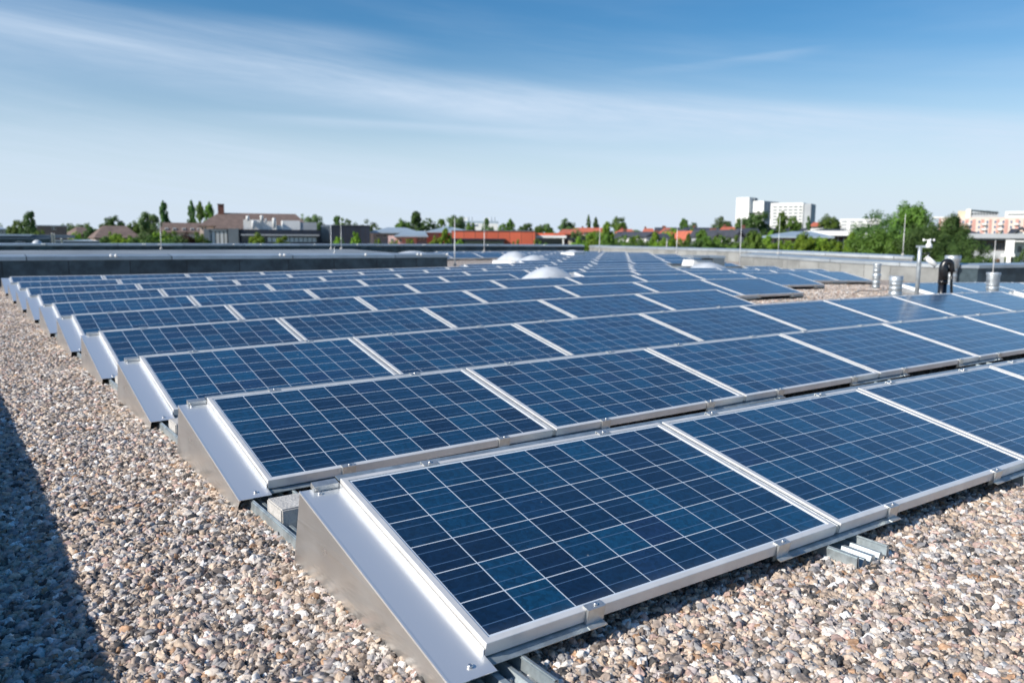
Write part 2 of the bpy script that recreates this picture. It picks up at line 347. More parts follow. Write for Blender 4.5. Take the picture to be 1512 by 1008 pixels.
def stone_mat():
    m = bpy.data.materials.new('river_pebbles'); m.use_nodes = True; t = m.node_tree; b = t.nodes['Principled BSDF']
    oi = N(t, 'ShaderNodeObjectInfo'); tc = N(t, 'ShaderNodeTexCoord')
    c = ramp(t, oi.outputs['Random'], STONES, 'CONSTANT')
    n = N(t, 'ShaderNodeTexNoise'); n.inputs['Scale'].default_value = 2.2; n.inputs['Detail'].default_value = 5; L(t, tc.outputs['Object'], n.inputs['Vector'])
    wn = N(t, 'ShaderNodeTexWhiteNoise', noise_dimensions='1D'); L(t, oi.outputs['Random'], wn.inputs['W'])
    hv = N(t, 'ShaderNodeHueSaturation'); L(t, c, hv.inputs['Color'])
    L(t, math_(t, 'MULTIPLY', maprange(t, n.outputs[0], .3, .7, .75, 1.15), maprange(t, wn.outputs[0], 0, 1, .78, 1.22)), hv.inputs['Value'])
    L(t, hv.outputs[0], b.inputs['Base Color']); b.inputs['Roughness'].default_value = .62; b.inputs['Specular IOR Level'].default_value = .35
    return m
M['stone'] = stone_mat()

# ------------------------------------------------------------------ the setting: town ground and roof gravel
MB().add([(-3000, -3000, -9.5), (3000, -3000, -9.5), (3000, 3000, -9.5), (-3000, 3000, -9.5)], [(0, 1, 2, 3)]).build(
    'ground', mat('town_ground', (.10, .12, .06), .95, var=.4, vscale=.02, vcol=(.06, .09, .03)), kind='structure')
mb = MB(); xs = [-1.6+.5*i for i in range(61)]; ys = [-6+.6*j for j in range(74)]
xs += [29.5, 30.5, 31.5, 33.2]
nx = len(xs)
mb.add([(x, y, gz(x, y)) for y in ys for x in xs], [(j*nx+i, j*nx+i+1, (j+1)*nx+i+1, (j+1)*nx+i) for j in range(len(ys)-1) for i in range(nx-1)], True)
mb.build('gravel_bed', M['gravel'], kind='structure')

# loose pebbles as geometry where they can be told apart
mb = MB(); dens = []
def patch(x0, x1, y0, y1, d, dz=0.0, n=1):
    k = max(1, int((y1-y0)/.4)); q = max(1, int((x1-x0)/.5))
    for j in range(k):
        for i in range(q):
            a = [(x0+(x1-x0)*(i+p)/q, y0+(y1-y0)*(j+r)/k) for p, r in ((0, 0), (1, 0), (1, 1), (0, 1))]
            mb.add([(x, y, gz(x, y)+dz) for x, y in a], [(0, 1, 2, 3)]); dens.append(d)
patch(-1.42, -.05, .3, 4.0, 6400); patch(-1.42, -.05, 4.0, 9.0, 5000); patch(-1.42, -.05, 9.0, 18.3, 5000)
patch(-.05, .5, 1.0, 2.0, 4000); patch(-.05, .5, 2.8, 3.8, 3500)
patch(-.35, 2.2, -1.0, .42, 6400); patch(2.2, 5.2, -1.0, .42, 5600); patch(5.2, 9.5, -1.2, .42, 3600); patch(9.5, 13, -1.2, 2.2, 2200); patch(.4, 4.5, -2.6, -1.0, 3600)
patch(-.05, .9, 4.5, 5.5, 3500)
patch(8.6, 13.6, 5.3, 7.4, 2300); patch(10.2, 19.5, 7.2, 9.2, 1500); patch(13.4, 20.5, 9.2, 11.0, 900)
me = mb.mesh('gravel_stones', M['stone'])
at_ = me.attributes.new('dens', 'FLOAT', 'FACE'); at_.data.foreach_set('value', dens)
stones = link('gravel_stones', me, kind='stuff')
tag(stones, 'loose rounded pebbles in beige, grey and rust covering the flat roof', 'gravel')
def pebble_nodes():
    g = bpy.data.node_groups.new('scatter_pebbles', 'GeometryNodeTree')
    g.interface.new_socket('Geometry', in_out='INPUT', socket_type='NodeSocketGeometry'); g.interface.new_socket('Geometry', in_out='OUTPUT', socket_type='NodeSocketGeometry')
    i = N(g, 'NodeGroupInput'); o = N(g, 'NodeGroupOutput')
    dp = N(g, 'GeometryNodeDistributePointsOnFaces'); L(g, i.outputs[0], dp.inputs['Mesh'])
    na = N(g, 'GeometryNodeInputNamedAttribute', data_type='FLOAT'); na.inputs['Name'].default_value = 'dens'; L(g, na.outputs['Attribute'], dp.inputs['Density'])
    dp.inputs['Seed'].default_value = 5
    gi = N(g, 'GeometryNodeGeometryToInstance')
    for k in range(7):
        ico = N(g, 'GeometryNodeMeshIcoSphere'); ico.inputs['Radius'].default_value = 1; ico.inputs['Subdivisions'].default_value = 3
        pos = N(g, 'GeometryNodeInputPosition'); no = N(g, 'ShaderNodeTexNoise', noise_dimensions='4D'); no.inputs['W'].default_value = k*7.3
        no.inputs['Scale'].default_value = 1.05; no.inputs['Detail'].default_value = 1.5; L(g, pos.outputs[0], no.inputs['Vector'])
        sub = N(g, 'ShaderNodeVectorMath', operation='SUBTRACT'); L(g, no.outputs['Color'], sub.inputs[0]); sub.inputs[1].default_value = (.5, .5, .5)
        sc = N(g, 'ShaderNodeVectorMath', operation='SCALE'); L(g, sub.outputs[0], sc.inputs[0]); sc.inputs['Scale'].default_value = 2.1
        sp = N(g, 'GeometryNodeSetPosition'); L(g, ico.outputs[0], sp.inputs[0]); L(g, sc.outputs[0], sp.inputs['Offset'])
        sh = N(g, 'GeometryNodeSetShadeSmooth'); L(g, sp.outputs[0], sh.inputs[0])
        mt = N(g, 'GeometryNodeSetMaterial'); mt.inputs['Material'].default_value = M['stone']; L(g, sh.outputs[0], mt.inputs[0])
        L(g, mt.outputs[0], gi.inputs[0])
    ip = N(g, 'GeometryNodeInstanceOnPoints'); L(g, dp.outputs['Points'], ip.inputs['Points']); L(g, gi.outputs[0], ip.inputs['Instance'])
    ip.inputs['Pick Instance'].default_value = True
    def rnd(t, a, b, seed):
        r = N(g, 'FunctionNodeRandomValue', data_type=t)
        ins = [s for s in r.inputs if s.enabled]
        ins[0].default_value = a; ins[1].default_value = b
        r.inputs['Seed'].default_value = seed
        return [s for s in r.outputs if s.enabled][0]
    ri = rnd('INT', 0, 6, 1); L(g, ri, ip.inputs['Instance Index'])
    L(g, rnd('FLOAT_VECTOR', (-.9, -.9, 0), (.9, .9, 6.28), 2), ip.inputs['Rotation'])
    base = rnd('FLOAT_VECTOR', (.75, .65, .58), (1.3, 1.05, .95), 3)
    s1 = rnd('FLOAT', 0., 1., 4)
    s2 = math_(g, 'MULTIPLY_ADD', math_(g, 'POWER', s1, 2.6), .0150, .0068)
    v = N(g, 'ShaderNodeVectorMath', operation='SCALE'); L(g, base, v.inputs[0]); L(g, s2, v.inputs['Scale']); L(g, v.outputs[0], ip.inputs['Scale'])
    tr = N(g, 'GeometryNodeTranslateInstances'); L(g, ip.outputs[0], tr.inputs[0]); L(g, rnd('FLOAT_VECTOR', (0, 0, .000), (0, 0, .024), 6), tr.inputs['Translation'])
    L(g, tr.outputs[0], o.inputs[0]); return g
mod = stones.modifiers.new('scatter', 'NODES'); mod.node_group = pebble_nodes()

# ------------------------------------------------------------------ solar panels
rows = {0: [(0, 4)], 1: [(0, 5)], 2: [(0, 7), (8.27, 10.27)], 3: [(0, 4), (8, 11)], 4: [(0, 6)], 5: [(0, 8)], 6: [(0, 4), (6, 11)], 7: [(0, 12)], 8: [(0, 12)], 9: [(0, 12)],
        10: [(7, 12)], 11: [(9, 12)], 12: [(10, 15)], 13: [(11, 15)], 14: [(12, 16)], 15: [(12, 16)], 16: [(13, 17)], 17: [(10, 17)], 18: [(11, 17)], 19: [(12, 17)]}
CT, ST = math.cos(TILT), math.sin(TILT)
def rg(a, b): return [a+j for j in range(int(round(b-a)))]
def zn(r, k): return zf(k*PP, r*DD)
def pz(r, x):
    k = math.floor(x/PP); t = x/PP-k; return zn(r, k)*(1-t)+zn(r, k+1)*t
def Wp(r, x, s, n=0.): return Vector((x, r*DD+s*CT-n*ST, pz(r, x)+s*ST+n*CT))
def frame_mesh():
    x0, x1, y0, y1 = -.028, GW+.028, -.030, LL+.030; lip = .021; h = .042
    mb = MB(); ch = .0015
    o0 = [(x0, y0), (x1, y0), (x1, y1), (x0, y1)]; o1 = [(x0+ch, y0+ch), (x1-ch, y0+ch), (x1-ch, y1-ch), (x0+ch, y1-ch)]
    i0 = [(x0+lip, y0+lip), (x1-lip, y0+lip), (x1-lip, y1-lip), (x0+lip, y1-lip)]
    rings = [(o0, -h), (o0, -ch), (o1, 0), (i0, 0), (i0, -.006)]
    vs = [(x, y, z) for rg, z in rings for x, y in rg]
    fs = [(k*4+j, k*4+(j+1) % 4, (k+1)*4+(j+1) % 4, (k+1)*4+j) for k in range(4) for j in range(4)]
    mb.add(vs, fs); b0 = [(x0+.03, y0+.03), (x1-.03, y0+.03), (x1-.03, y1-.03), (x0+.03, y1-.03)]
    mb.add([(x, y, -h) for x, y in o0]+[(x, y, -h) for x, y in b0], [(j, j+4, (j+1) % 4+4, (j+1) % 4) for j in range(4)])
    return mb.mesh('frame', M['alu'])
FR = frame_mesh()
GL = MB().box(-.006, GW+.006, -.008, LL+.008, -.008, -.0035).mesh('cell_sheet', M['cells'])
BK = MB().box(.25, .39, LL*.86, LL*.94, -.03, -.0082).mesh('junction_box', M['black'])
panels = []
proto = None
keep_clear = [(at(1036, 396, 26.3), 1.55), (at(1046, 397, 24.6), 1.2), (at(760, 380, 31.5), 1.1), (at(789, 382, 29.), 1.1)]
for r, segs in rows.items():
    cnt = 0; pass
    for a, b in segs:
        for i in rg(a, b+1):
            cx, cy = (i+.5)*PP, r*DD+.45
            if any((cx-q.x)**2+(cy-q.y)**2 < rr_*rr_ for q, rr_ in keep_clear): continue
            dz = zn(r, i+1)-zn(r, i)
            if proto is None:
                proto = empty('solar_panel')
                link('frame', FR, proto); link('cell_sheet', GL, proto); link('junction_box', BK, proto); o = proto
            else: o = copy_tree(proto)
            o.location = (i*PP, r*DD, zn(r, i)); o.rotation_euler = Matrix.Rotation(-math.atan2(dz, PP), 3, 'Y').to_4x4().to_euler()
            o.rotation_euler = (Matrix.Rotation(-math.atan2(dz, PP), 3, 'Y') @ Matrix.Rotation(TILT, 3, 'X')).to_euler()
            cnt += 1
            if r < 10: rl = ('front row nearest the camera' if r == 0 else ORD[r]+' row from the front')
            else: rl = ORD[r]+' row'
            nm = ('leftmost' if cnt == 1 else ORD[cnt-1]+' from the left')
            tag(o, 'blue %s panel in the %s' % (nm+' solar', rl) if cnt == 1 else 'blue solar panel %s in the %s' % (nm, rl), 'solar panel', 'blue solar panels in rows on the gravel roof')
            panels.append(o)

# ------------------------------------------------------------------ mounting frames: brackets, clamps, side plates, wind deflector
CL = MB()      # front clamp, local: x along the edge, y into the panel, z up from the panel top
CL.box(-.034, .034, -.036, -.011, .0005, .0045); CL.box(-.034, .034, -.0405, -.036, -.047, .0045); CL.box(-.034, .034, -.062, -.0405, -.051, -.047)
CL.box(-.034, -.031, -.036, -.031, -.045, -.0005)
CLM = CL.mesh('clamp', M['clip'])
BLM = MB().lathe([(.0065, 0), (.0065, .004), (.004, .006)], seg=10).mesh('bolt', M['bolt'])
BC = MB(); BC.box(-.032, .032, LL+.010, LL+.040, .0005, .004); BC.box(-.032, .032, LL+.040, LL+.044, -.04, .004)
BCM = BC.mesh('clamp', M['clip'])
HBM = MB().lathe([(.0085, 0), (.0085, .006), (.005, .0075)], seg=6).mesh('bolt', M['bolt'])
def poly(mb, r, pts, x0, x1, org):      # extrude a (s,n) profile between two x
    a = [Wp(r, x0, s, n)-org for s, n in pts]; b = [Wp(r, x1, s, n)-org for s, n in pts]; n = len(pts)
    mb.add(a+b, [tuple(range(n-1, -1, -1)), tuple(range(n, 2*n))]+[(j, (j+1) % n, n+(j+1) % n, n+j) for j in range(n)])
for r, segs in rows.items():
    for si, (a, b) in enumerate(segs):
        x0, x1 = a*PP-.03, (b+1)*PP-.06
        org = Wp(r, x0, 0)
        where = 'front row' if r == 0 else ORD[r]+' row'
        side = '' if len(segs) == 1 else (', left stretch' if si == 0 else ', right stretch')
        t = empty('mounting_frame', org, label='metal side plate and brackets of the %s%s' % ('front panel row' if r == 0 else '%s panel row from the front' % ORD[r], side), cat='mounting frame', group='metal mounting frames under the panel rows')
        # left side plate: wedge plate standing on the gravel, sloped flange up to the panels
        xp = x0-.145; fl = -.036
        def G(x, y, z): return Vector((x, y, z))-org
        zb = lambda y: gz(xp, y)-.02
        A = Wp(r, xp, -.098, fl); B = Wp(r, xp, LL+.045, fl)
        mbp = MB(); th = Vector((.002, 0, 0))
        quad = [G(A.x, A.y+.062, zb(A.y)), G(B.x, B.y+.085, zb(B.y)), G(B.x, B.y, B.z), G(A.x, A.y, A.z)]
        mbp.hexa(quad+[q+th for q in quad])
        sp_ = mbp.build('side_plate', M['plate'], t)
        if r < 5:
            lip = MB(); lip.hexa([quad[3]+Vector((-.003, 0, -.004)), quad[2]+Vector((-.003, 0, -.004)), quad[2]+Vector((.004, 0, -.004)), quad[3]+Vector((.004, 0, -.004)), quad[3]+Vector((-.003, 0, .0035)), quad[2]+Vector((-.003, 0, .0035)), quad[2]+Vector((.004, 0, .0035)), quad[3]+Vector((.004, 0, .0035))]); lip.build('folded_lip', M['flange'], t)
        mf = MB(); zt = .0015
        P4 = [Wp(r, xp, -.098, fl)-org, Wp(r, x0-.001, -.098, fl)-org, Wp(r, x0-.001, LL+.045, fl)-org, Wp(r, xp, LL+.045, fl)-org]
        upn = Vector((0, -ST, CT))*.002
        mf.hexa([q+Vector((-.0005, 0, .0003)) for q in P4]+[q+upn+Vector((-.0005, 0, .0003)) for q in P4])
        # upstand against the panel frame
        U = [Wp(r, x0-.004, -.03, fl+.002)-org, Wp(r, x0-.0015, -.03, fl+.002)-org, Wp(r, x0-.0015, LL+.03, fl+.002)-org, Wp(r, x0-.004, LL+.03, fl+.002)-org]
        mf.hexa(U+[q+Vector((0, -ST, CT))*.018 for q in U])
        fo = mf.build('flange', M['flange'], t)
        if r < 9:
            for s_ in (-.055, LL+.005):
                q = link('bolt', HBM, t); q.location = Wp(r, x0-.062 if s_ < 0 else x0-.085, s_, fl+.0025)-org; q.rotation_euler = (TILT, 0, 0)
            # hook of the rear rail over the flange
            mh = MB(); mh.hexa([Wp(r, x, s, n)-org for n in (fl+.004, -.012) for x, s in ((x0-.10, LL+.022), (x0-.006, LL+.022), (x0-.006, LL+.058), (x0-.10, LL+.058))])
            mh.build('rail_hook', M['clip'], t)
        # rear wind deflector sheet with its top lip
        md = MB()
        for i in rg(a, b+1):
            xa, xb = max(i*PP-.03, x0), min((i+1)*PP-.031, x1)
            poly(md, r, [(LL+.035, -.012), (LL+.075, -.012), (LL+.075, -.014), (LL+.035, -.014)], xa, xb, org)
            T = [Wp(r, xa, LL+.075, -.012), Wp(r, xb, LL+.075, -.012)]
            lo_ = [Vector((q.x, q.y+.05, gz(q.x, q.y)+.035)) for q in T]
            md.add([T[0]-org, T[1]-org, lo_[1]-org, lo_[0]-org], [(0, 3, 2, 1)])
        md.build('wind_deflector', M['zinc'], t)
        # right hand end plate
        xr = x1+.002; A = Wp(r, xr, -.05, -.044); B = Wp(r, xr, LL+.04, -.044)
        quad = [G(A.x, A.y+.05, gz(xr, A.y)-.01), G(B.x, B.y+.06, gz(xr, B.y)-.01), G(B.x, B.y, B.z), G(A.x, A.y, A.z)]
        MB().hexa(quad+[q+th for q in quad]).build('end_plate', M['plate'], t)
        # short rails under every joint, front and rear, and the profile between two frames
        for k in rg(a, b+2):
            xc = k*PP-.0437/1.0 if k > a else x0
            xa, xb = (x0, x0+.42) if k == a else ((xc-.36, xc+.36) if k <= b else (x1-.36, x1))
            mr = MB(); c0 = math.floor(xa/PP+1e-6)
            bits = [(xa, min(xb, (c0+1)*PP)), ((c0+1)*PP, xb)] if xb > (c0+1)*PP+1e-4 else [(xa, xb)]
            for p0, p1 in bits:
                poly(mr, r, [(-.060, -.052), (-.060, -.050), (-.005, -.0445), (.03, -.0445), (.03, -.049), (-.01, -.049), (-.01, -.085), (-.013, -.085), (-.013, -.0535)], p0, p1, org)
            mr.build('front_rail', M['zinc'], t)
            if a < k <= b:
                ms = MB(); xm = k*PP-.0432
                for e0, e1, zt_ in ((xm-.0125, xm+.0125, -.006), (xm-.004, xm+.004, -.0035)):
                    ms.hexa([Wp(r, x, s, n)-org for n in (-.038, zt_) for x, s in ((e0, -.028), (e1, -.028), (e1, LL+.028), (e0, LL+.028))])
                ms.build('joint_profile', M['clip'], t)
        if r <= 6:
            for i in rg(a, b+1):
                dz = zn(r, i+1)-zn(r, i); rot = (Matrix.Rotation(-math.atan2(dz, PP), 3, 'Y') @ Matrix.Rotation(TILT, 3, 'X')).to_euler()
                for xo in (.345 if i > a else .365, 1.275 if i < b else 1.275):
                    x = i*PP+xo; c = link('clamp', CLM, t); c.location = Wp(r, x, 0)-org; c.rotation_euler = rot
                    if r < 3: q = link('bolt', BLM, c); q.location = (0.006, -.024, .0045)
                    c = link('clamp', BCM, t); c.location = Wp(r, x-.02, 0)-org; c.rotation_euler = rot
                    if r < 3: q = link('bolt', BLM, c); q.location = (0, LL+.025, .004)

# ribbed floor rails running from front to back under every joint
def floor_rail(x, y0, y1, label):
    org = Vector((x, y0, gz(x, y0))); t = empty('floor_rail', org, label=label, cat='floor rail', group='ribbed metal rails lying on the gravel under the panels')
    prof = [(-.100, .052), (-.096, .054), (-.090, .010), (-.072, .010), (-.060, .034), (-.048, .034), (-.036, .010), (-.022, .010), (-.010, .034), (.010, .034), (.022, .010), (.036, .010), (.048, .034), (.060, .034), (.072, .010), (.090, .010), (.096, .054), (.100, .052),
            (.104, .052), (.094, .006), (-.094, .006), (-.104, .052)]
    mb = MB(); n = max(2, int((y1-y0)/.6)); path = []
    for k in range(n+1):
        y = y0+(y1-y0)*k/n; path.append((Vector((x, y, gz(x, y)))-org, Vector((1, 0, 0)), Vector((0, 0, 1))))
    mb.sweep(path, prof); mb.build('ribbed_channel', M['zinc'], t)
    for s in (-1, 1):
        MB().sweep(path, [(s*.106-.0025, .0), (s*.106+.0025, .0), (s*.106+.0025, .050), (s*.106-.0025-s*.012, .050), (s*.106-.0025-s*.012, .047), (s*.106-.0025, .047)][::-1 if s < 0 else 1]).build('edge_angle', M['zinc'], t)
    return t
floor_rail(-.018, -.20, 18.0, 'ribbed metal rail with its open end under the near corner of the front panel')
for k in range(1, 9):
    yend = {1: 18.0, 2: 18, 3: 18, 4: 18, 5: 6.3, 6: 6.3, 7: 4.7, 8: 4.7}.get(k)
    floor_rail(k*PP-.045 + (.005 if k == 1 else 0), -.175, yend, 'ribbed metal rail on gravel under the %s joint between panels' % ORD[k-1])

# concrete ballast blocks between the rows, seen at the left ends
for r in range(0, 6):
    x, y = .0, r*DD+1.455
    t = MB(); t.box(-.108, .16, -.09, .09, 0, .098)
    bm = bmesh.new(); me = t.mesh('ballast_block', M['concrete']); bm.from_mesh(me); bmesh.ops.bevel(bm, geom=bm.edges[:], offset=.006, segments=2, affect='EDGES'); bm.to_mesh(me); bm.free()
    o = link('ballast_block', me); o.location = (x, y, gz(x, y)+.006)
    tag(o, 'pale concrete ballast block on the rail between the %s and %s rows' % (ORD[r], ORD[r+1]), 'ballast block', 'concrete blocks weighing down the rails')

# ------------------------------------------------------------------ parapets round the roof
def parapet(name, pts, th, clad, cap, drop, label, side=1, h_cap=.06, over=.03, capw=None):
    org = Vector(pts[0]); t = empty(name, (org.x, org.y, org.z-drop), label=label, cat='parapet'); o = Vector(t.location)
    capw = capw or th
    P = [Vector(p) for p in pts]; nrm = []
    for i in range(len(P)):
        d = (P[min(i+1, len(P)-1)]-P[max(i-1, 0)]); d.z = 0; d.normalize(); nrm.append(Vector((-d.y, d.x, 0))*side)   # pointing away from the gravel
    Z = Vector((0, 0, 1))
    MB().sweep([(p-o, n, Z) for p, n in zip(P, nrm)], [(0, -drop), (th, -drop), (th, -h_cap), (0, -h_cap)]).build('cladding', clad, t)
    MB().sweep([(p-o, n, Z) for p, n in zip(P, nrm)], [(-over, -h_cap-.045), (-over+.003, -h_cap-.045), (.002, -h_cap+.001), (capw+over, -h_cap+.001), (capw+over, .03), (-over, -.012)]).build('coping', cap, t)
    return t
shade_panels(M['dark_clad'], 1.27, 0, width=.015); shade_panels(M['coping'], 3.0, 0, width=.02); shade_panels(M['coping_light'], 2.5, 1, width=.02); shade_panels(M['grey_clad'], .9, 1, width=.012)
PL0, PL1 = Vector((-2.6, 18.75, .615)), Vector((11.15, 18.95, .575))
parapet('dark_parapet', [PL0.lerp(PL1, k/8) for k in range(9)], .35, M['dark_clad'], M['coping'], 1.2, 'long dark clad parapet with grey coping behind the last full panel rows', h_cap=.05)
# flat upper roof behind that parapet
u = MB(); u.hexa([(-30, 19.11, -.6), (11.1, 19.31, -.6), (12.4, 28.4, -.6), (-30, 28.4, -.6), (-30, 19.11, .54), (11.1, 19.31, .50), (12.4, 28.4, .56), (-30, 28.4, .56)])
o = u.build('raised_roof', M['membrane']); tag(o, 'grey sheeted roof block rising just behind the long dark parapet', 'roof block')
# parapet to the left of the camera (it throws the shade along the left edge of the gravel)
parapet('edge_parapet', [(-1.47, -7, .275), (-1.47, 0, .275), (-1.47, 3, .29), (-1.47, 8, .27), (-1.47, 12, .29), (-1.47, 18.7, .34)], .30, M['dark_clad'], M['coping'], .8, 'low dark parapet along the left edge of the gravel', h_cap=.05)
parapet('back_parapet', [(-45, 42.0, .64), (0, 41.6, .62), (19.4, 40.8, .61), (32.9, 38.3, .60)], .35, M['dark_clad'], M['coping'], 1.3, 'thin dark parapet across the far back of the roof', h_cap=.05)
def smooth_pts(pts, n=5):
    P = [Vector(p) for p in pts]; out = []
    for i in range(len(P)-1):
        a = P[max(i-1, 0)]; b = P[i]; c = P[i+1]; d = P[min(i+2, len(P)-1)]
        for k in range(n):
            t = k/n; out.append(.5*((2*b)+(c-a)*t+(2*a-5*b+4*c-d)*t*t+(3*b-a-3*c+d)*t**3))
    return out+[P[-1]]
parapet('curved_parapet', smooth_pts([(33.2, 38.0, .60), (31.75, 35.8, .59), (31.5, 29.06, .57), (29.9, 23.05, .57), (28.6, 18.5, .55), (29.2, 16, .49), (29.6, 14.9, .455)]), .35, M['grey_clad'], M['coping_light'], 1.3, 'curved pale grey parapet running round the far right of the roof', h_cap=.07, capw=.55)
parapet('inner_parapet', smooth_pts([(25.0, 19.4, .50), (24.2, 17.3, .49), (23.6, 15.2, .455), (23.35, 12.9, .415), (23.4, 11.4, .39), (23.45, 10.3, .385)]), .35, M['grey_clad'], M['coping_light'], 1.3, 'grey panelled parapet curving behind the galvanised pipes', h_cap=.07, capw=.55)
parapet('corner_parapet', [(23.46, 10.2, .385), (23.75, 9.75, .385), (26.4, 9.3, .39), (33, 8.4, .40)], .35, M['dark_clad'], M['coping'], 1.3, 'short dark parapet at the right edge beyond the last panels', h_cap=.06)

# conductor clips on the copings
def clip(p, lab, pair=True):
    t = empty('conductor_clip', p, YAW*-1+.2, label=lab, cat='clip', group='white conductor clips on the parapet copings')
    for dx in ((-.05, .055) if pair else (0,)):
        MB().lathe([(.012, -.03), (.030, -.012), (.036, .01), (.028, .034), (.008, .046)], (dx, -.03, .0), 12).build('clip_head', M['white'], t)
def on_line(u, A, B):                # where the sight line of column u crosses a parapet line in plan
    D = ray(u, 380); n = Vector((-(B-A).y, (B-A).x)); t = ((A-CAM).xy.dot(n))/(D.xy.dot(n)); q = CAM+D*t
    k = (q-A).xy.dot((B-A).xy)/(B-A).xy.length_squared; return A.lerp(B, k)
CL_ = [(168, 'twin white clip on the long dark parapet, left of the others'), (417, 'twin white clip on the long dark parapet, second from the left'), (540, 'white clip with a hooked wire on the long dark parapet'), (619, 'twin white clip near the right end of the long dark parapet'), (660, 'single white clip at the right tip of the long dark parapet')]
for u_, lab in CL_:
    clip(on_line(u_, PL0, PL1)+Vector((0, -.01, -.01)), lab, pair=u_ not in (540, 660))
BA, BB, BC_ = Vector((0, 41.6, .62)), Vector((19.4, 40.8, .61)), Vector((32.9, 38.3, .60))
for k, u_ in enumerate((66, 214, 236, 346, 386, 465, 528, 626, 720, 803)):
    q = on_line(u_, BA, BB); q = q if q.x < 19.4 else on_line(u_, BB, BC_)
    clip(q+Vector((0, -.02, -.02)), 'small white clip on the far back parapet, %s from the left' % ORD[k], pair=u_ in (66, 214, 626))
clip(at(1441, 391, 25.6)+Vector((0, -.1, -.06)), 'white round clip on the coping of the corner parapet, left one', False)
clip(at(1460, 391, 25.9)+Vector((0, -.1, -.06)), 'white round clip on the coping of the corner parapet, right one', False)

# lightning rods
def rod(u, v0, v1, d, lab, r=.012):
    r *= .78
    b = at(u, v1, d); T = at(u, v0, d); h = T.z-b.z
    t = empty('lightning_rod', b, label=lab, cat='lightning rod', group='thin lightning rods standing on the roof')
    MB().lathe([(r*1.25, 0), (r*1.25, h*.5), (r*.8, h*.52), (r*.7, h*.98), (.002, h)], (0, 0, 0), 8).build('rod', M['white'], t)
    MB().lathe([(.05, -.03), (.05, .02), (.02, .04), (.02, .05)], (0, 0, 0), 12).build('base_block', M['concrete'], t)
rod(238, 319, 367, 30, 'thin lightning rod rising in front of the brown dormer roof', .013)
rod(489, 331, 367, 29, 'left one of two thin lightning rods in front of the navy box', .016)
rod(504, 320, 367, 29.5, 'right one of two thin lightning rods in front of the navy box', .012)
rod(494, 365, 375, 23, 'very short white rod on the raised grey roof block', .012)
rod(671.5, 322, 391, 24.5, 'tall lightning rod at the right end of the long dark parapet', .017)
rod(715, 320, 371, 33, 'lightning rod in front of the middle of the red-orange wall', .015)
rod(885, 336, 372, 36, 'lightning rod before the green bushes where the parapet turns pale', .016)
rod(984.5, 352, 364, 40, 'short lightning rod before the dark-roofed houses, left one', .018)
rod(999, 336, 373, 33, 'slim lightning rod before the dark-roofed houses, taller one', .015)
rod(1092, 306, 395, 28, 'tall lightning rod in front of the white tower block', .013)
rod(1149, 318, 374, 30, 'thin lightning rod in front of the second white block', .010)
rod(1333, 316, 376, 27, 'lightning rod in front of the big dark green trees', .013)
rod(1466, 354, 404, 21.5, 'lightning rod above the banded duct in front of the grey school wall', .012)

# skylight domes
def dome(c, w, h, rz, lab, up=.22):
    t = empty('skylight_dome', c, rz, label=lab, cat='skylight', group='white domed skylights on the roof')
    n = 16; mb = MB(); vs = []; fs = []
    for j in range(n+1):
        for i in range(n+1):
            a = -1+2*i/n; b = -1+2*j/n; z = h*(max(0, (1-a*a)*(1-b*b)))**.75
            vs.append((a*w/2, b*w/2, up+z+.02))
    fs = [(j*(n+1)+i, j*(n+1)+i+1, (j+1)*(n+1)+i+1, (j+1)*(n+1)+i) for j in range(n) for i in range(n)]
    mb.add(vs, fs, True); mb.build('dome', M['acrylic'], t)
    e = w/2+.05; mb = MB(); mb.hexa([(-e-.08, -e-.08, -.1), (e+.08, -e-.08, -.1), (e+.08, e+.08, -.1), (-e-.08, e+.08, -.1), (-e, -e, up), (e, -e, up), (e, e, up), (-e, e, up)]); mb.build('upstand', M['white'], t)
    MB().box(-e-.02, e+.02, -e-.02, e+.02, up, up+.035).build('rim', M['acrylic'], t)
def dome_at(u, vtop, d, w, h, rz, lab, up=.22):
    p = at(u, vtop, d); dome(Vector((p.x, p.y, p.z-up-h-.02)), w, h, rz, lab, up)
dome_at(811, 393.5, 17.3, 1.08, .34, .1, 'white domed skylight in the middle of the panel rows, largest in view')
dome_at(760, 371, 31.5, 1.15, .34, .5, 'white domed skylight beyond the gravel strip, left one of a touching pair')
dome_at(789, 376.5, 29.0, 1.05, .24, .2, 'lower white domed skylight, right one of a touching pair')
dome_at(1046, 387.5, 24.6, 1.0, .20, .2, 'pale domed skylight just in front of the grey smoke vent')
dome_at(846, 369.0, 38.0, .7, .12, .2, 'flat white skylight far back among the panels, smallest in view', .14)
dome_at(609, 370.3, 34.0, 1.1, .12, .3, 'flat white skylight past the right corner of the raised grey roof block', .14)
# smoke vent: white kerb with an open metal lid
c = at(1036, 397, 26.3); t = empty('smoke_vent', c, -.35, label='white smoke vent with a grey metal lid, in front of the curved parapet', cat='smoke vent')
mb = MB(); mb.hexa([(-.72, -.5, -.3), (.66, -.5, -.3), (.66, .5, -.3), (-.72, .5, -.3), (-.56, -.42, .28), (.60, -.42, .28), (.60, .42, .28), (-.56, .42, .28)]); mb.build('kerb', M['white'], t)
t.scale = (.86, .86, 1.05); MB().box(-.62, .70, -.5, .5, .34, .41).build('lid', M['coping'], t); MB().box(.22, .69, -.46, .46, .2815, .335).build('actuator_box', M['greypanel'], t)
MB().box(.20, .66, -.52, -.505, .02, .33).build('side_louvre', M['greypanel'], t)

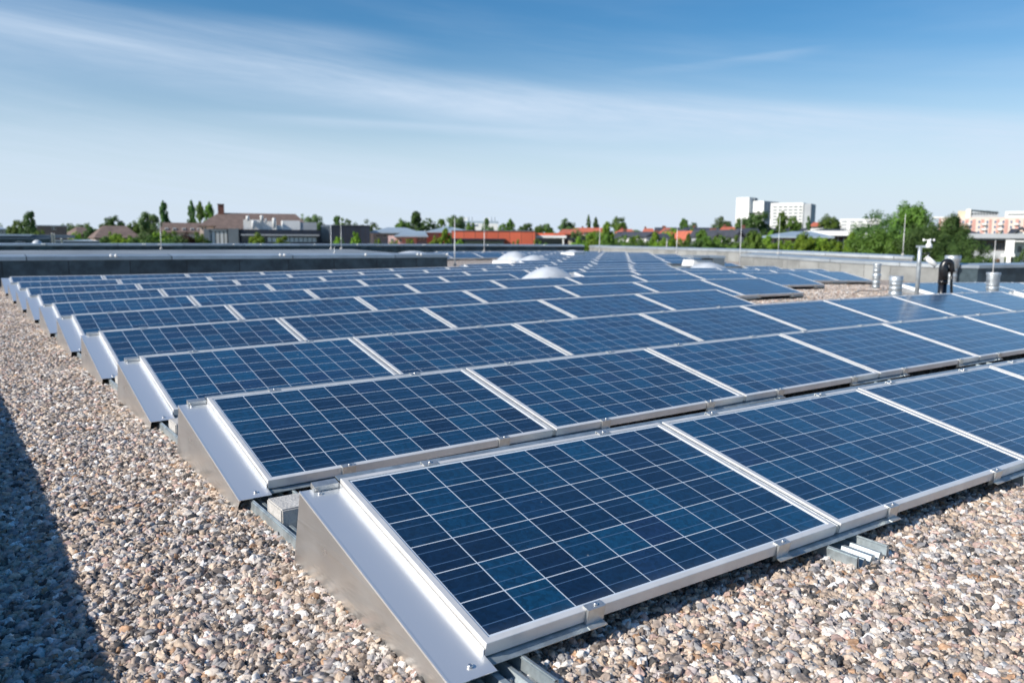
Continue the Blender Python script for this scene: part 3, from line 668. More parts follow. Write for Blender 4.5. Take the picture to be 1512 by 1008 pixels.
# ventilation ducts
def gap_depth(u, v, y): return (y-CAM.y)/ray(u, v).y
def duct(u, v0, v1, d, wpx, lab, prof, rz=0):
    if v1 is None:
        d = gap_depth(u, 430, d); b = at(u, 430, d); b.z = gz(b.x, b.y); T = at(u, v0, d)
    else: b = at(u, v1, d); T = at(u, v0, d)
    T = T; h = T.z-b.z; r = wpx/2*d/F
    t = empty('ventilation_duct', b, rz, label=lab, cat='duct', group='galvanised ventilation ducts on the gravel')
    z0 = prof[0][1]; n = len(prof)
    pr = [(a*r, z*h) for a, z in prof]
    MB().lathe(pr+[(pr[-1][0]*.9, pr[-1][1]), (pr[-1][0]*.88, pr[-1][1]-.12)], (0, 0, 0), 32, caps=False).build('duct_body', M['galv'], t)
    MB().lathe([(pr[-1][0]*.87, pr[-1][1]-.11), (pr[-1][0]*.5, pr[-1][1]-.11)], (0, 0, 0), 24).build('inner_plug', M['dark'], t)
    return t, r, h
def ribs(z0, z1, n, r, dr):
    out = []
    for k in range(n):
        z = z0+(z1-z0)*k/n; w = (z1-z0)/n; out += [(r, z), (r, z+w*.6), (r+dr, z+w*.68), (r+dr, z+w*.86), (r, z+w*.94)]
    return out
duct(1293, 389, 428, 19.3, 12.5, 'narrow galvanised duct in front of the grey parapet, slimmest of the ducts', [(.85, -.15)]+ribs(0, .5, 3, .85, .05)+[(1.0, .52), (1.0, .58), (.82, .60)]+ribs(.62, .92, 2, .82, .05)+[(.95, .94), (.95, 1.0)])
duct(1322, 407, None, 5.05, 19, 'short wide galvanised duct left of the weather mast', [(.86, -.15)]+ribs(0, .42, 2, .86, .03)+[(1, .46), (1, .52), (.9, .54)]+ribs(.56, .8, 2, .92, .04)+[(1, .84), (1, 1.0)])
duct(1404.5, 377, 416, 24.0, 21, 'tall galvanised duct behind the black hose', [(.68, -.3), (.68, .02)]+ribs(.05, .5, 2, .68, .04)+[(.72, .52), (.9, .56), (.9, .78), (.94, .8), (1.03, .86), (1.03, 1.0)])
duct(1465, 402, None, 5.12, 19, 'wide ribbed galvanised duct at the far right, under a lightning rod', [(.8, -.15)]+ribs(0, .44, 2, .8, .03)+[(.92, .48), (.92, .54), (.86, .56)]+ribs(.58, .9, 5, .9, .05)+[(1, .92), (1, 1.0)])
# black hose pipe
d_ = gap_depth(1391, 430, 5.12); c = at(1391, 430, d_); c.z = gz(c.x, c.y); t = empty('black_hose_pipe', c, -.95, label='thick black pipe bent over at the top with a thin cable hanging down', cat='pipe')
H = at(1391, 383, d_).z-c.z; R_ = .071*d_/13.5
MB().tube([(0, 0, -.2), (0, 0, H*.52)], R_*.98, 20).build('riser', M['black'], t)
MB().tube([(0, 0, H*.50)]+[(.060*(1-math.cos(a)), 0, H*.86+.075*math.sin(a)) for a in [math.pi*k/10 for k in range(0, 11)]]+[(.122, 0, H*.74)], [R_*1.05, R_*1.05]+[R_*.93-.003*k for k in range(10)]+[.055], 20).build('bend', M['black'], t)
MB().tube([(.122, 0, H*.76), (.13, 0, H*.5), (.145, 0, H*.28), (.17, 0, H*.12), (.24, 0, .03), (.4, 0.05, .02)], .022, 10).build('cable', M['black'], t)
MB().lathe([(R_*1.1, H*.5), (R_*1.1, H*.57)], (0, 0, 0), 20).build('sleeve', M['black'], t)

# weather mast
d_ = gap_depth(1354, 430, 5.1); c = at(1354, 430, d_); c.z = gz(c.x, c.y); t = empty('weather_mast', c, -YAW-.2, label='slim grey weather mast with cup anemometer and white sensor arm', cat='weather mast')
H = at(1354, 364, d_).z-c.z
MB().lathe([(.034, -.1), (.034, H*.75), (.031, H)], (0, 0, 0), 12).build('pole', M['galv'], t)
MB().box(-.06, .15, -.02, .02, H-.015, H+.018).build('crossarm', M['galv'], t)
an = MB(); an.lathe([(.055, H-.05), (.05, H+.0), (.03, H+.03), (.026, H+.075), (.018, H+.085)], (.13, 0, .03), 12)
an = an.build('anemometer', M['white'], t)
for q in range(3):
    a = 2.1*q+.4; d = Vector((math.cos(a), math.sin(a), 0)); cc = Vector((.13, 0, H+.105))
    MB().tube([cc, cc+d*.07], .006, 6).build('arm', M['white'], an)
    MB().lathe([(.002, -.022), (.014, -.018), (.021, 0), (.014, .018), (.002, .022)], tuple(cc+d*.085), 10).build('cup', M['white'], an)
MB().tube([(.03, 0, H-.12), (.13, -.02, H-.10), (.135, -.02, H-.22)], .014, 8).build('bracket', M['black'], t)
sb = MB(); sb.tube([(.09, -.03, H-.17), (.24, -.08, H-.30)], .042, 16); sb.tube([(.085, -.03, H-.165), (.098, -.034, H-.178)], .049, 16); sb.build('sensor', M['white'], t)

# white end panels beside the right hand array and its gravel cables
def cable(pts, lab, r=.008):
    P = [Vector((x, y, gz(x, y)+.03)) for x, y in pts]; o = P[0]
    m = MB().tube([p-o for p in smooth_pts(P, 6)], r, 6).build('cable', M['black']); m.location = o; tag(m, lab, 'cable')
cable([(11.6, 6.1), (12.4, 6.5), (13.1, 6.4), (14.0, 6.9), (14.8, 6.8)], 'thin black cable lying on the bare gravel patch, nearer one')
cable([(13.6, 7.4), (14.8, 8.0), (15.6, 8.0), (16.8, 8.4)], 'thin black cable lying on the bare gravel patch, farther one')

# ------------------------------------------------------------------ trees
def crown_mesh(name, kind, mat_, seed, nleaf=5200, leaf=.055):
    # unit crown: height 1 above z=0, width about 1; many small leaf faces gathered in clumps
    rd = random.Random(seed); clumps = []; many = 2.4 if nleaf > 9000 else 1.3
    if kind == 'round':
        for k in range(int(46*many)):
            while True:
                p = Vector((rd.uniform(-1, 1), rd.uniform(-1, 1), rd.uniform(-1, 1)))
                if p.length < 1: break
            p = p*(.55+.45*rd.random()) if p.length < .5 else p
            clumps.append((Vector((p.x*.40, p.y*.40, .52+p.z*.40)), rd.uniform(.07, .15)))
    elif kind == 'conical':
        for k in range(int(46*many)):
            h = rd.random(); w = .43*(1-h)**.6+.07; a = rd.uniform(0, 6.28); q = math.sqrt(rd.random())*w
            clumps.append((Vector((q*math.cos(a), q*math.sin(a), .08+h*.86)), rd.uniform(.06, .11)))
    elif kind == 'poplar':
        for k in range(int(44*many)):
            h = rd.random(); w = .33*math.sin(math.pi*min(1, .12+h*.85))**.6; a = rd.uniform(0, 6.28); q = math.sqrt(rd.random())*w*.8
            clumps.append((Vector((q*math.cos(a), q*math.sin(a), .05+h*.88)), rd.uniform(.05, .10)))
    elif kind == 'spread':
        for k in range(int(64*many)):
            a = rd.uniform(0, 6.28); q = math.sqrt(rd.random())*.5; top = .95-.9*q*q*2*.8+rd.uniform(-.12, .06); z = rd.uniform(.10, max(.2, top))
            clumps.append((Vector((q*math.cos(a), q*math.sin(a), z)), rd.uniform(.06, .13)))
    mb = MB(); tot = sum(r**2 for _, r in clumps)
    for c, r in clumps:
        out = (c-Vector((0, 0, .4))).normalized()
        for k in range(int(nleaf*r*r/tot)):
            d = Vector((rd.gauss(0, 1), rd.gauss(0, 1), rd.gauss(0, 1))).normalized(); p = c+d*r*(rd.random()**.35)*Vector((1.1, 1.1, .8)).length/1.75
            n = (d+out*.6+Vector((0, 0, .5))+Vector((rd.gauss(0, .5), rd.gauss(0, .5), rd.gauss(0, .5)))).normalized()
            a = n.orthogonal().normalized(); b = n.cross(a); t = rd.uniform(0, 6.28); a, b = a*math.cos(t)+b*math.sin(t), b*math.cos(t)-a*math.sin(t)
            s = leaf*rd.uniform(.5, 1.2)
            mb.add([p-a*s*.5, p+b*s*.32+a*.05*s, p+a*s*.6, p-b*s*.34], [(0, 1, 2, 3)])
    return mb.mesh(name, mat_)
def trunk_mesh(seed, th=.9, r=.022):
    rd = random.Random(seed); mb = MB()
    mb.tube([(0, 0, -.45), (0, 0, 0), (rd.uniform(-.02, .02), rd.uniform(-.02, .02), th*.6), (rd.uniform(-.04, .04), 0, th)], [r*1.5, r*1.15, r*.8, r*.35], 8)
    for k in range(6):
        a = rd.uniform(0, 6.28); z = th*rd.uniform(.62, .85); q = rd.uniform(.10, .25)
        mb.tube([(0, 0, z), (math.cos(a)*q*.5, math.sin(a)*q*.5, z+.03), (math.cos(a)*q, math.sin(a)*q, z+.07)], [r*.5, r*.35, r*.12], 6)
    return mb.mesh('trunk', M['bark'])
CR = {}
def crown(kind, m, v, big=False):
    k = (kind, m, v, big)
    if k not in CR: CR[k] = crown_mesh('crown', kind, M[m], v*17+len(CR)*3+5, 24000 if big else 5200, .030 if big else .060)
    return CR[k]
TR = {v: trunk_mesh(v, .88) for v in range(3)}
def tree(u0, u1, vt, H, lab, kind='round', m='leaf_mid', group=None, base=None, big=False, name='tree', frac=.78):
    # u0..u1 crown width in the view, vt crown top, H distance in metres; rooted in the town ground unless base is given
    p = bp((u0+u1)/2, vt, H); top = p.z; w = (bp(u1, vt, H)-bp(u0, vt, H)).length
    g = -9.5 if base is None else base
    w *= 1.25
    ht = top-g; ch = min(ht*.85, max(w*{'round': 1.1, 'conical': 1.6, 'poplar': 3.4, 'spread': .95}[kind], 2.4))
    rd = random.Random(int(u0*7+vt)); v = rd.randrange(3)
    wf = {'round': 1.1, 'conical': 1.1, 'poplar': 1.45, 'spread': 1.0}[kind]
    t = empty(name, (p.x, p.y, g), rd.uniform(0, 6.28), label=lab, cat='tree', group=group)
    c = link('crown', crown(kind, m, v, big), t); c.scale = (w*wf, w*wf, ch); c.location = (0, 0, ht-ch*.97)
    k = link('trunk', TR[v], t); k.scale = (max(w, 3)*.8, max(w, 3)*.8, ht); k.location = (0, 0, 0)
    return t
GT = 'trees seen beyond the roof edge'
def trees(l):
    for e in l:
        u0, u1, vt, H, lab = e[:5]; kw = dict(zip(('kind', 'm'), e[5:7])); tree(u0, u1, vt, H, lab, group=GT, **kw)
trees([
 (-20, 14, 331, 420, 'dark distant tree cut by the left edge of the photo', 'spread', 'leaf_far'),
 (14, 36, 325, 190, 'dark green tree left of the tallest tree at the far left'),
 (30, 57, 314, 180, 'tallest tree at the far left, left of the brown flat block', 'conical', 'leaf_dark'),
 (50, 64, 336, 120, 'low bush in front of the brown flat block, left side', 'spread', 'leaf_mid'),
 (92, 116, 327, 230, 'bushy tree behind the brown flat block, left one', 'spread', 'leaf_far'),
 (110, 134, 326, 240, 'bushy tree behind the brown flat block, right one', 'spread', 'leaf_mid'),
 (104, 118, 341, 120, 'small bright bush left of the hipped brown roof houses', 'spread', 'leaf_bright'),
 (124, 148, 334, 150, 'dark tree between the two hipped brown roof houses', 'round', 'leaf_dark'),
 (150, 180, 317, 260, 'round tree rising behind the larger hipped brown roof house', 'round', 'leaf_dark'),
 (148, 162, 327, 260, 'small tree behind the left slope of the larger hipped brown roof house', 'round', 'leaf_mid'),
 (189, 208, 325, 250, 'small tree behind the right slope of the larger hipped brown roof house', 'round', 'leaf_mid'),
 (206, 235, 312, 170, 'broad grey-green tree left of the tall poplar', 'round', 'leaf_far'),
 (232, 252, 298, 210, 'tall poplar above the low brown roof with dormers', 'poplar', 'leaf_dark'),
 (276, 289, 296, 330, 'slim poplar left of the pair of poplars by the chimney', 'poplar', 'leaf_dark'),
 (288, 302, 298, 320, 'poplar left one of the pair beside the brick chimney', 'poplar', 'leaf_mid'),
 (299, 317, 297, 320, 'poplar right one of the pair beside the brick chimney', 'poplar', 'leaf_mid'),
 (154, 182, 341, 90, 'fresh green bush in front of the hipped brown house', 'spread', 'leaf_bright'),
 (178, 206, 347, 88, 'low bright bush right of the hipped brown house', 'spread', 'leaf_bright'),
 (200, 228, 342, 100, 'dark bush below the broad grey-green tree', 'spread', 'leaf_dark'),
 (222, 252, 339, 95, 'fresh green bush under the brown dormer roof, left one', 'spread', 'leaf_bright'),
 (246, 270, 341, 96, 'mid green bush under the brown dormer roof, middle one', 'spread', 'leaf_mid'),
 (264, 285, 343, 92, 'dark red bush under the brown dormer roof', 'spread', 'leaf_red'),
 (280, 301, 342, 94, 'green bush beside the grey end of the dark modern building', 'spread', 'leaf_mid'),
 (369, 393, 344, 85, 'small round tree in front of the dark modern building, left one', 'round', 'leaf_bright'),
 (405, 429, 349, 85, 'small round tree in front of the dark modern building, right one', 'round', 'leaf_bright'),
 (400, 420, 320, 200, 'tree behind the white rooftop plant of the dark building', 'round', 'leaf_mid'),
 (443, 474, 313, 260, 'loose tree rising behind the white rooftop box', 'spread', 'leaf_far'),
 (490, 506, 319, 230, 'dark tree behind the navy box, left one', 'conical', 'leaf_dark'),
 (500, 526, 322, 240, 'broad dark tree behind the navy box, right one', 'spread', 'leaf_mid'),
 (532, 560, 325, 330, 'distant pale tree where the navy box meets the metal roofs', 'spread', 'leaf_far'),
 (490, 509, 347, 80, 'small fresh tree in front of the navy box, left one', 'spread', 'leaf_bright'),
 (516, 533, 343, 80, 'small fresh tree in front of the navy box, right one', 'conical', 'leaf_bright'),
 (551, 565, 350, 80, 'small fresh bush in front of the grey metal roof house', 'spread', 'leaf_bright'),
 (586, 606, 322, 190, 'green tree left of the tallest one behind the pink house', 'round', 'leaf_mid'),
 (602, 628, 314, 185, 'tallest dark green tree behind the pink house', 'conical', 'leaf_dark'),
 (622, 644, 322, 190, 'dark tree right of the tallest one behind the pink house', 'spread', 'leaf_dark'),
 (642, 660, 324, 220, 'pointed green tree behind the right metal roof', 'conical', 'leaf_mid'),
 (660, 686, 317, 230, 'feathery pale tree left of the distant white office', 'round', 'leaf_far'),
 (576, 590, 352, 80, 'small bush against the pink house', 'spread', 'leaf_bright'),
 (598, 612, 350, 80, 'small round tree against the pink house', 'spread', 'leaf_bright'),
 (636, 654, 346, 78, 'bright bush at the left end of the red-orange wall', 'spread', 'leaf_bright'),
 (648, 667, 337, 78, 'bright upright tree at the left end of the red-orange wall', 'conical', 'leaf_bright'),
 (672, 687, 351, 78, 'low bright bush in front of the red-orange wall, left part', 'spread', 'leaf_bright'),
 (688, 702, 328, 210, 'small dark tree in front of the distant white office, left one', 'round', 'leaf_mid'),
 (712, 725, 323, 210, 'dark upright tree in front of the distant white office, right one', 'conical', 'leaf_dark'),
 (735, 752, 330, 190, 'low tree above the middle of the red-orange wall', 'round', 'leaf_mid'),
 (744, 762, 325, 190, 'higher tree above the middle of the red-orange wall', 'conical', 'leaf_mid'),
 (768, 787, 328, 200, 'round dark tree above the right part of the red-orange wall', 'round', 'leaf_dark'),
 (790, 803, 331, 220, 'green tree above the right end of the red-orange wall, left one', 'round', 'leaf_mid'),
 (800, 815, 330, 230, 'green tree above the right end of the red-orange wall, right one', 'round', 'leaf_mid'),
 (826, 848, 322, 260, 'loose tree standing above the far red roofs', 'round', 'leaf_far'),
 (866, 873, 317, 260, 'thin poplar above the red roofs, left one', 'poplar', 'leaf_dark'),
 (875, 885, 321, 260, 'thin poplar above the red roofs, right one', 'poplar', 'leaf_dark'),
 (904, 925, 320, 210, 'rounded dense tree above the dark roofed houses', 'round', 'leaf_mid'),
 (756, 772, 353, 78, 'low bush before the red-orange wall, middle part', 'spread', 'leaf_mid'),
 (784, 806, 351, 78, 'mid green bush at the right corner of the red-orange wall', 'spread', 'leaf_mid'),
 (844, 866, 337, 90, 'pale feathery bush beside the red roof with the orange wall', 'spread', 'leaf_far'),
 (864, 888, 340, 72, 'fresh green tree of the low row, beside the pale feathery bush', 'spread', 'leaf_bright'),
 (884, 908, 328, 75, 'upright bright tree of the low row behind the pale parapet', 'conical', 'leaf_bright'),
 (906, 930, 345, 72, 'bushy green tree of the low row below the red gable', 'spread', 'leaf_mid'),
 (929, 952, 346, 70, 'rounded bright tree before the dark slate gable', 'round', 'leaf_bright'),
 (955, 978, 343, 70, 'bright tree before the white gable house', 'conical', 'leaf_bright'),
 (986, 1000, 346, 70, 'narrow dark tree right of the white gable house', 'conical', 'leaf_mid'),
 (998, 1016, 351, 72, 'low bush under the dark slate roof', 'spread', 'leaf_mid'),
 (1011, 1022, 345, 74, 'small rusty green tree before the cream house', 'conical', 'leaf_mid'),
 (1024, 1050, 340, 70, 'tall dark green tree before the red gable', 'conical', 'leaf_mid'),
 (1050, 1065, 349, 70, 'slim bright tree before the white balcony house', 'conical', 'leaf_bright'),
 (1002, 1018, 323, 190, 'pointed green tree above the dark slate roofs, left one', 'conical', 'leaf_mid'),
 (1018, 1029, 328, 200, 'small rounded tree above the dark slate roofs, right one', 'round', 'leaf_dark'),
 (1054, 1079, 319, 240, 'rounded grey-green tree just left of the white tower', 'round', 'leaf_far'),
 (1075, 1098, 347, 68, 'dark bush of the low row below the white tower', 'spread', 'leaf_mid'),
 (1096, 1130, 341, 62, 'dark conical tree before the pink house with grey roof', 'conical', 'leaf_mid'),
 (1122, 1150, 354, 64, 'low bright bushes under the pink wall, left part', 'spread', 'leaf_bright'),
 (1146, 1172, 352, 64, 'low bright bush under the pink wall, right part', 'spread', 'leaf_bright'),
 (1170, 1203, 343, 58, 'bright green tree at the right end of the pink wall, taller one', 'round', 'leaf_bright'),
 (1196, 1234, 348, 58, 'bright green tree before the dark window band', 'spread', 'leaf_bright'),
 (1096, 1138, 309, 150, 'broad grey-green tree in front of the white tower', 'round', 'leaf_dark'),
 (1086, 1104, 322, 155, 'lower tree at the foot of the white tower', 'round', 'leaf_mid'),
 (1146, 1164, 313, 150, 'olive tree in front of the balcony block, left one', 'conical', 'leaf_mid'),
 (1160, 1182, 319, 150, 'olive tree in front of the balcony block, right one', 'round', 'leaf_mid'),
 (1191, 1198, 318, 260, 'thin distant poplar right of the balcony block', 'poplar', 'leaf_dark'),
 (1212, 1238, 315, 140, 'dense rounded tree between the balcony block and the long white block', 'round', 'leaf_mid'),
 (1278, 1290, 331, 150, 'small tree against the long white block', 'round', 'leaf_mid'),
 (1246, 1272, 343, 60, 'pointed bright green tree left of the big dark trees', 'conical', 'leaf_bright'),
 (1264, 1296, 352, 58, 'bright bush at the foot of the big dark trees', 'spread', 'leaf_mid'),
 (1422, 1434, 337, 150, 'tiny dark tree before the rose apartment block, left one', 'round', 'leaf_dark'),
 (1470, 1484, 342, 150, 'tiny dark tree before the rose apartment block, right one', 'round', 'leaf_dark'),
 (1500, 1524, 367, 55, 'dark bush at the right edge of the photo', 'spread', 'leaf_dark'),
 (1452, 1470, 378, 62, 'low bush under the grey school wall', 'spread', 'leaf_bright'),
])
for e in [(1270, 1345, 309, 62, 'big dark green tree, left part with a forked top', 'spread'), (1312, 1384, 299, 60, 'big dark green tree, tallest of the group', 'conical'),
          (1346, 1412, 316, 58, 'big dark green tree, dense middle right one', 'round'), (1382, 1436, 320, 57, 'big dark green tree, right one with a ragged edge', 'conical'),
          (1392, 1458, 348, 52, 'big dark green tree, lowest one at the right', 'spread'), (1262, 1330, 336, 56, 'big dark green tree, low one in front left', 'round'), (1326, 1400, 338, 54, 'big dark green tree, low one in front of the tallest', 'spread')]:
    tree(*e[:5], kind=e[5], m='leaf_mid' if e[0] in (1312, 1262) else 'leaf_dark', big=True, group='big dark green trees beyond the right parapet')
# rows of small street trees that nothing tells apart
rd = random.Random(21)
for k in range(26):
    u_ = 858+k*15.5+rd.uniform(-4, 4); tree(u_-13, u_+13, rd.uniform(345, 354)+(3 if u_ > 1120 else 0), rd.uniform(63, 69), 'low green tree of the dense row behind the pale parapet', kind=rd.choice(['spread', 'round', 'conical']), m=rd.choice(['leaf_mid', 'leaf_bright', 'leaf_mid', 'leaf_dark']), group='low green trees in a dense row behind the pale parapet')
for k in range(11):
    u_ = 150+k*14.5+rd.uniform(-3, 3); tree(u_-13, u_+13, rd.uniform(346, 351), rd.uniform(86, 98), 'low green bush of the hedge below the brown roofs', kind=rd.choice(['spread', 'round']), m=rd.choice(['leaf_mid', 'leaf_bright', 'leaf_dark']), group='low green bushes of the hedge below the brown roofs')

for k in range(20):
    u_ = 700+k*29+rd.uniform(-9, 9); tree(u_-11, u_+11, rd.uniform(335, 343)+(4 if u_ > 1100 else 0), rd.uniform(108, 150), 'mid-height green tree standing among the red-roofed and dark-roofed houses', kind=rd.choice(['round', 'conical', 'spread']), m=rd.choice(['leaf_mid', 'leaf_bright', 'leaf_far']), group='mid-height trees among the houses')

# ------------------------------------------------------------------ buildings of the town
G0 = -9.5
def house(u0, u1, H, name, lab, cat='building', rot=0., vref=345):
    """local frame: x to the right, y away, z up (world height); X(u) gives local x of a column, Z(v) world height of a line"""
    uc = (u0+u1)/2; o = bp(uc, vref, H); hd = Vector(((o-CAM).x, (o-CAM).y, 0)).normalized(); hr = Vector((hd.y, -hd.x, 0))
    t = empty(name, (o.x, o.y, G0), math.atan2(hr.y, hr.x)+rot, label=lab, cat=cat)
    def X(u):
        D = ray(u, vref); q = CAM+D*((o-CAM).dot(hd)/D.dot(hd)); return (q-o).dot(hr)/max(.5, math.cos(rot))
    Z = lambda v: bp(uc, v, H).z-G0
    return t, X, Z
def bx(t, X, Z, name, m, u0, u1, v0, v1, y0, y1):
    return MB().box(X(u0), X(u1), y0, y1, Z(v1) if v1 is not None else 0, Z(v0)).build(name, M[m], t)
def wins(t, X, Z, us, v0, v1, y=0, m='glass', frame=True, split=True):
    for a, b in us:
        w = MB().box(X(a), X(b), y-.04, y+.02, Z(v1), Z(v0)).build('window', M[m], t)
        if frame:
            e = (X(b)-X(a))*.10; f = MB()
            for x0, x1, z0, z1 in ((X(a)-e, X(a), Z(v1)-e, Z(v0)+e), (X(b), X(b)+e, Z(v1)-e, Z(v0)+e), (X(a), X(b), Z(v0), Z(v0)+e), (X(a), X(b), Z(v1)-e, Z(v1))): f.box(x0, x1, y-.09, y+.02, z0, z1)
            if split: c = (X(a)+X(b))/2; f.box(c-e*.3, c+e*.3, y-.08, y-.045, Z(v1), Z(v0))
            f.build('frame', M['white'], w)
def hipr(t, X, Z, m, u0, u1, y0, y1, ve, vr, r0, r1, name='roof'):
    return MB().hip(X(u0), X(u1), y0, y1, Z(ve), Z(vr), X(r0), X(r1)).build(name, M[m], t)

t, X, Z = house(-8, 9, 150, 'small_house', 'small pale blue house cut by the left edge', 'house')
bx(t, X, Z, 'wall', 'ash', -8, 8, 338, None, 0, 7); hipr(t, X, Z, 'metalroof', -9, 10, -.4, 7.4, 338, 335, -2, 3); wins(t, X, Z, [(-2, 0), (3, 5)], 341, 345)
t, X, Z = house(54, 99, 130, 'flat_brown_block', 'weathered brown flat-roofed block with a small window at far left')
bx(t, X, Z, 'wall', 'brownwall', 55, 99, 334, None, 0, 9); bx(t, X, Z, 'roof', 'coping', 54, 100, 332.6, 334, -.2, 9.2); wins(t, X, Z, [(77, 79.4), (80, 82.6)], 335, 339)
t, X, Z = house(0, 140, 62, 'low_flat_building', 'low dark flat-roofed building with vents beyond the parapet at far left')
bx(t, X, Z, 'wall', 'dark_clad', -60, 73, 352, None, -6, 16); bx(t, X, Z, 'roof', 'coping_light', -60, 46, 346.5, 349, 2, 16); bx(t, X, Z, 'upper_storey', 'dark_clad', -60, 46, 349, 352, 2.05, 15.9)
bx(t, X, Z, 'lower_wing', 'dark_clad', 73, 142, 356, None, -4, 12); bx(t, X, Z, 'edge_strip', 'coping_light', 73, 142, 355, 356, -4.1, 12); bx(t, X, Z, 'upper_wing', 'greypanel', 46, 112, 347, 352, 3, 14)
bx(t, X, Z, 'lift_box', 'greypanel', 72, 80, 349, 356, -3, -1)
t, X, Z = house(22, 36, 54, 'roof_railing', 'pale metal railing frame on the low flat building at far left', 'railing')
for a, b, c, d in ((22, 24, 357, 362), (34, 36, 357, 362), (24, 34, 356.5, 358)): MB().box(X(a), X(b), 0, .5, Z(d), Z(c)).build('bar', M['coping_light'], t)
for u_, vt, w, lab in ((54.5, 354, 14, 'pale domed rooflight on the low flat building, upper one'), (59, 358.4, 13, 'pale domed rooflight on the low flat building, lower one')):
    p = bp(u_, vt, 52); r = w/2*52/F; o = MB().lathe([(r, -.5), (r, -.1), (r*.85, .05), (r*.5, .16), (.01, .2)], (0, 0, -.2), 24).build('rooflight', M['acrylic']); o.location = p; tag(o, lab, 'skylight')
for i_, (u_, v0, v1, w, lab) in enumerate(((77, 344, 352, 1.6, 'white vent pipe pair on the low flat building, left pipe'), (80.5, 345, 352, 1.4, 'white vent pipe pair on the low flat building, right pipe'), (91.3, 352, 359, 2.4, 'short thick white vent pipe on the lower wing at far left'))):
    p = bp(u_, v1, 56); h = bp(u_, v0, 56).z-p.z; r = w/2*56/F
    o = MB().lathe([(r, -.6), (r, h*.85), (r*1.25, h*.86), (r*1.25, h)], (0, 0, 0), 14).build('vent_pipe', M['white']); o.location = p; tag(o, lab, 'vent pipe')
t, X, Z = house(112, 136, 150, 'brown_roof_house', 'small house with a brown roof half hidden behind a dark tree', 'house', rot=.25)
bx(t, X, Z, 'wall', 'rcream', 114, 142, 347, None, 0, 8); hipr(t, X, Z, 'brownroof', 111, 144, -.5, 8.5, 347, 335, 122, 132)
t, X, Z = house(138, 208, 120, 'brown_roof_house', 'larger house with a hipped brown roof and cream wall', 'house', rot=.1)
bx(t, X, Z, 'wall', 'rpeach', 141, 204, 351, None, .2, 10); r_ = hipr(t, X, Z, 'brownroof', 138, 208, -.5, 10.5, 351, 333, 157, 193); wins(t, X, Z, [(147, 151), (156, 160)], 354, 358, .2)
t, X, Z = house(236, 300, 190, 'dormer_building', 'long low building with a brown roof and a row of white dormers')
bx(t, X, Z, 'wall', 'rpeach', 237, 299, 343, None, 0, 10); rf = hipr(t, X, Z, 'brownroof', 235, 301, -.5, 10.5, 343, 328.5, 237, 300)
for u_ in (246, 258, 272, 284, 294):
    w = MB().box(X(u_-2.6), X(u_+2.6), .6, 3.2, Z(341), Z(336.5)).build('dormer', M['white'], t); MB().box(X(u_-1.6), X(u_+1.6), .55, .7, Z(340.3), Z(337.6)).build('window', M['glass'], w)
t, X, Z = house(293, 445, 170, 'large_hipped_building', 'large building with a long hipped brown roof and a brick chimney')
bx(t, X, Z, 'wall', 'rpeach', 295, 444, 334, None, .2, 16); rf = hipr(t, X, Z, 'brownroof', 292, 458, -.6, 17, 334, 313.5, 322, 440)
MB().box(X(321), X(330.5), 7.2, 8.8, Z(322), Z(301)).build('chimney', M['brick'], rf); MB().box(X(320.3), X(331.2), 7.0, 9.0, Z(301), Z(300)).build('chimney', M['brownwall'], rf)
hipr(t, X, Z, 'brownroof', 318, 364, -7, 5, 338, 322, 338, 358, 'cross_roof'); bx(t, X, Z, 'front_wing', 'rpeach', 320, 362, 338, None, -6.6, .2); wins(t, X, Z, [(298, 300), (303, 305)], 336, 340, .2)
# dark modern building
t, X, Z = house(301, 480, 105, 'modern_building', 'dark modern building with a white window band and rooftop plant')
bx(t, X, Z, 'side_block', 'greypanel', 301, 309, 339, None, -.2, 12); bx(t, X, Z, 'corrugated_wall', 'corrug', 309, 335, 342, None, 0, 12); bx(t, X, Z, 'parapet', 'greypanel', 309, 335, 339, 342, -.1, 12.1)
bx(t, X, Z, 'tower_slab', 'greypanel', 337, 352.5, 338, None, -.5, 12); bx(t, X, Z, 'dark_gap', 'navy', 335, 337, 339, None, .2, 12); bx(t, X, Z, 'wall', 'navy', 352.5, 474, 339, None, 0, 14)
bx(t, X, Z, 'sunshade', 'ash', 356, 471, 345.8, 348, -.6, -.1); bx(t, X, Z, 'window_band', 'glass', 357, 469, 348, 358, -.1, 0.01)
for k in range(11): bx(t, X, Z, 'blind', 'white', 395+k*6.6, 400.6+k*6.6, 350.5, 357, -.16, -.11)
for k in range(4): bx(t, X, Z, 'roof_rail', 'coping', 358+k*28, 384+k*28, 336.8, 337.3, .3, .36)
bx(t, X, Z, 'plant_room', 'rwhite', 359, 384, 324, 339, 3, 9); bx(t, X, Z, 'plant_room', 'rwhite', 384, 409, 326, 339, 3.4, 9); bx(t, X, Z, 'plant_room', 'rwhite', 418, 445, 324.6, 339, 3, 10); bx(t, X, Z, 'plant_room', 'ash', 445, 470, 327, 339, 3.1, 10)
bx(t, X, Z, 'plant_room', 'metalroof', 409, 419, 332, 339, 3.2, 9)
for u_, v0, v1, w in ((366, 318.5, 326, 5), (374, 325, 338, 5), (387, 317.5, 327, 4.6), (405.5, 321, 336, 5), (393, 322, 329, 3)):
    r = w/2*105/F; MB().lathe([(r, Z(v1)), (r, Z(v0)-.15), (r*.8, Z(v0))], (X(u_), 2.6, 0), 16).build('vent_stack', M['white'], t)
t, X, Z = house(474, 490, 112, 'louvred_block', 'narrow grey louvred block between the dark building and the navy box')
bx(t, X, Z, 'wall', 'greypanel', 474, 489, 332, None, 0, 8)
for k in range(8): bx(t, X, Z, 'louvre', 'coping', 475, 488, 334+k*3, 335.2+k*3, -.15, -.01)
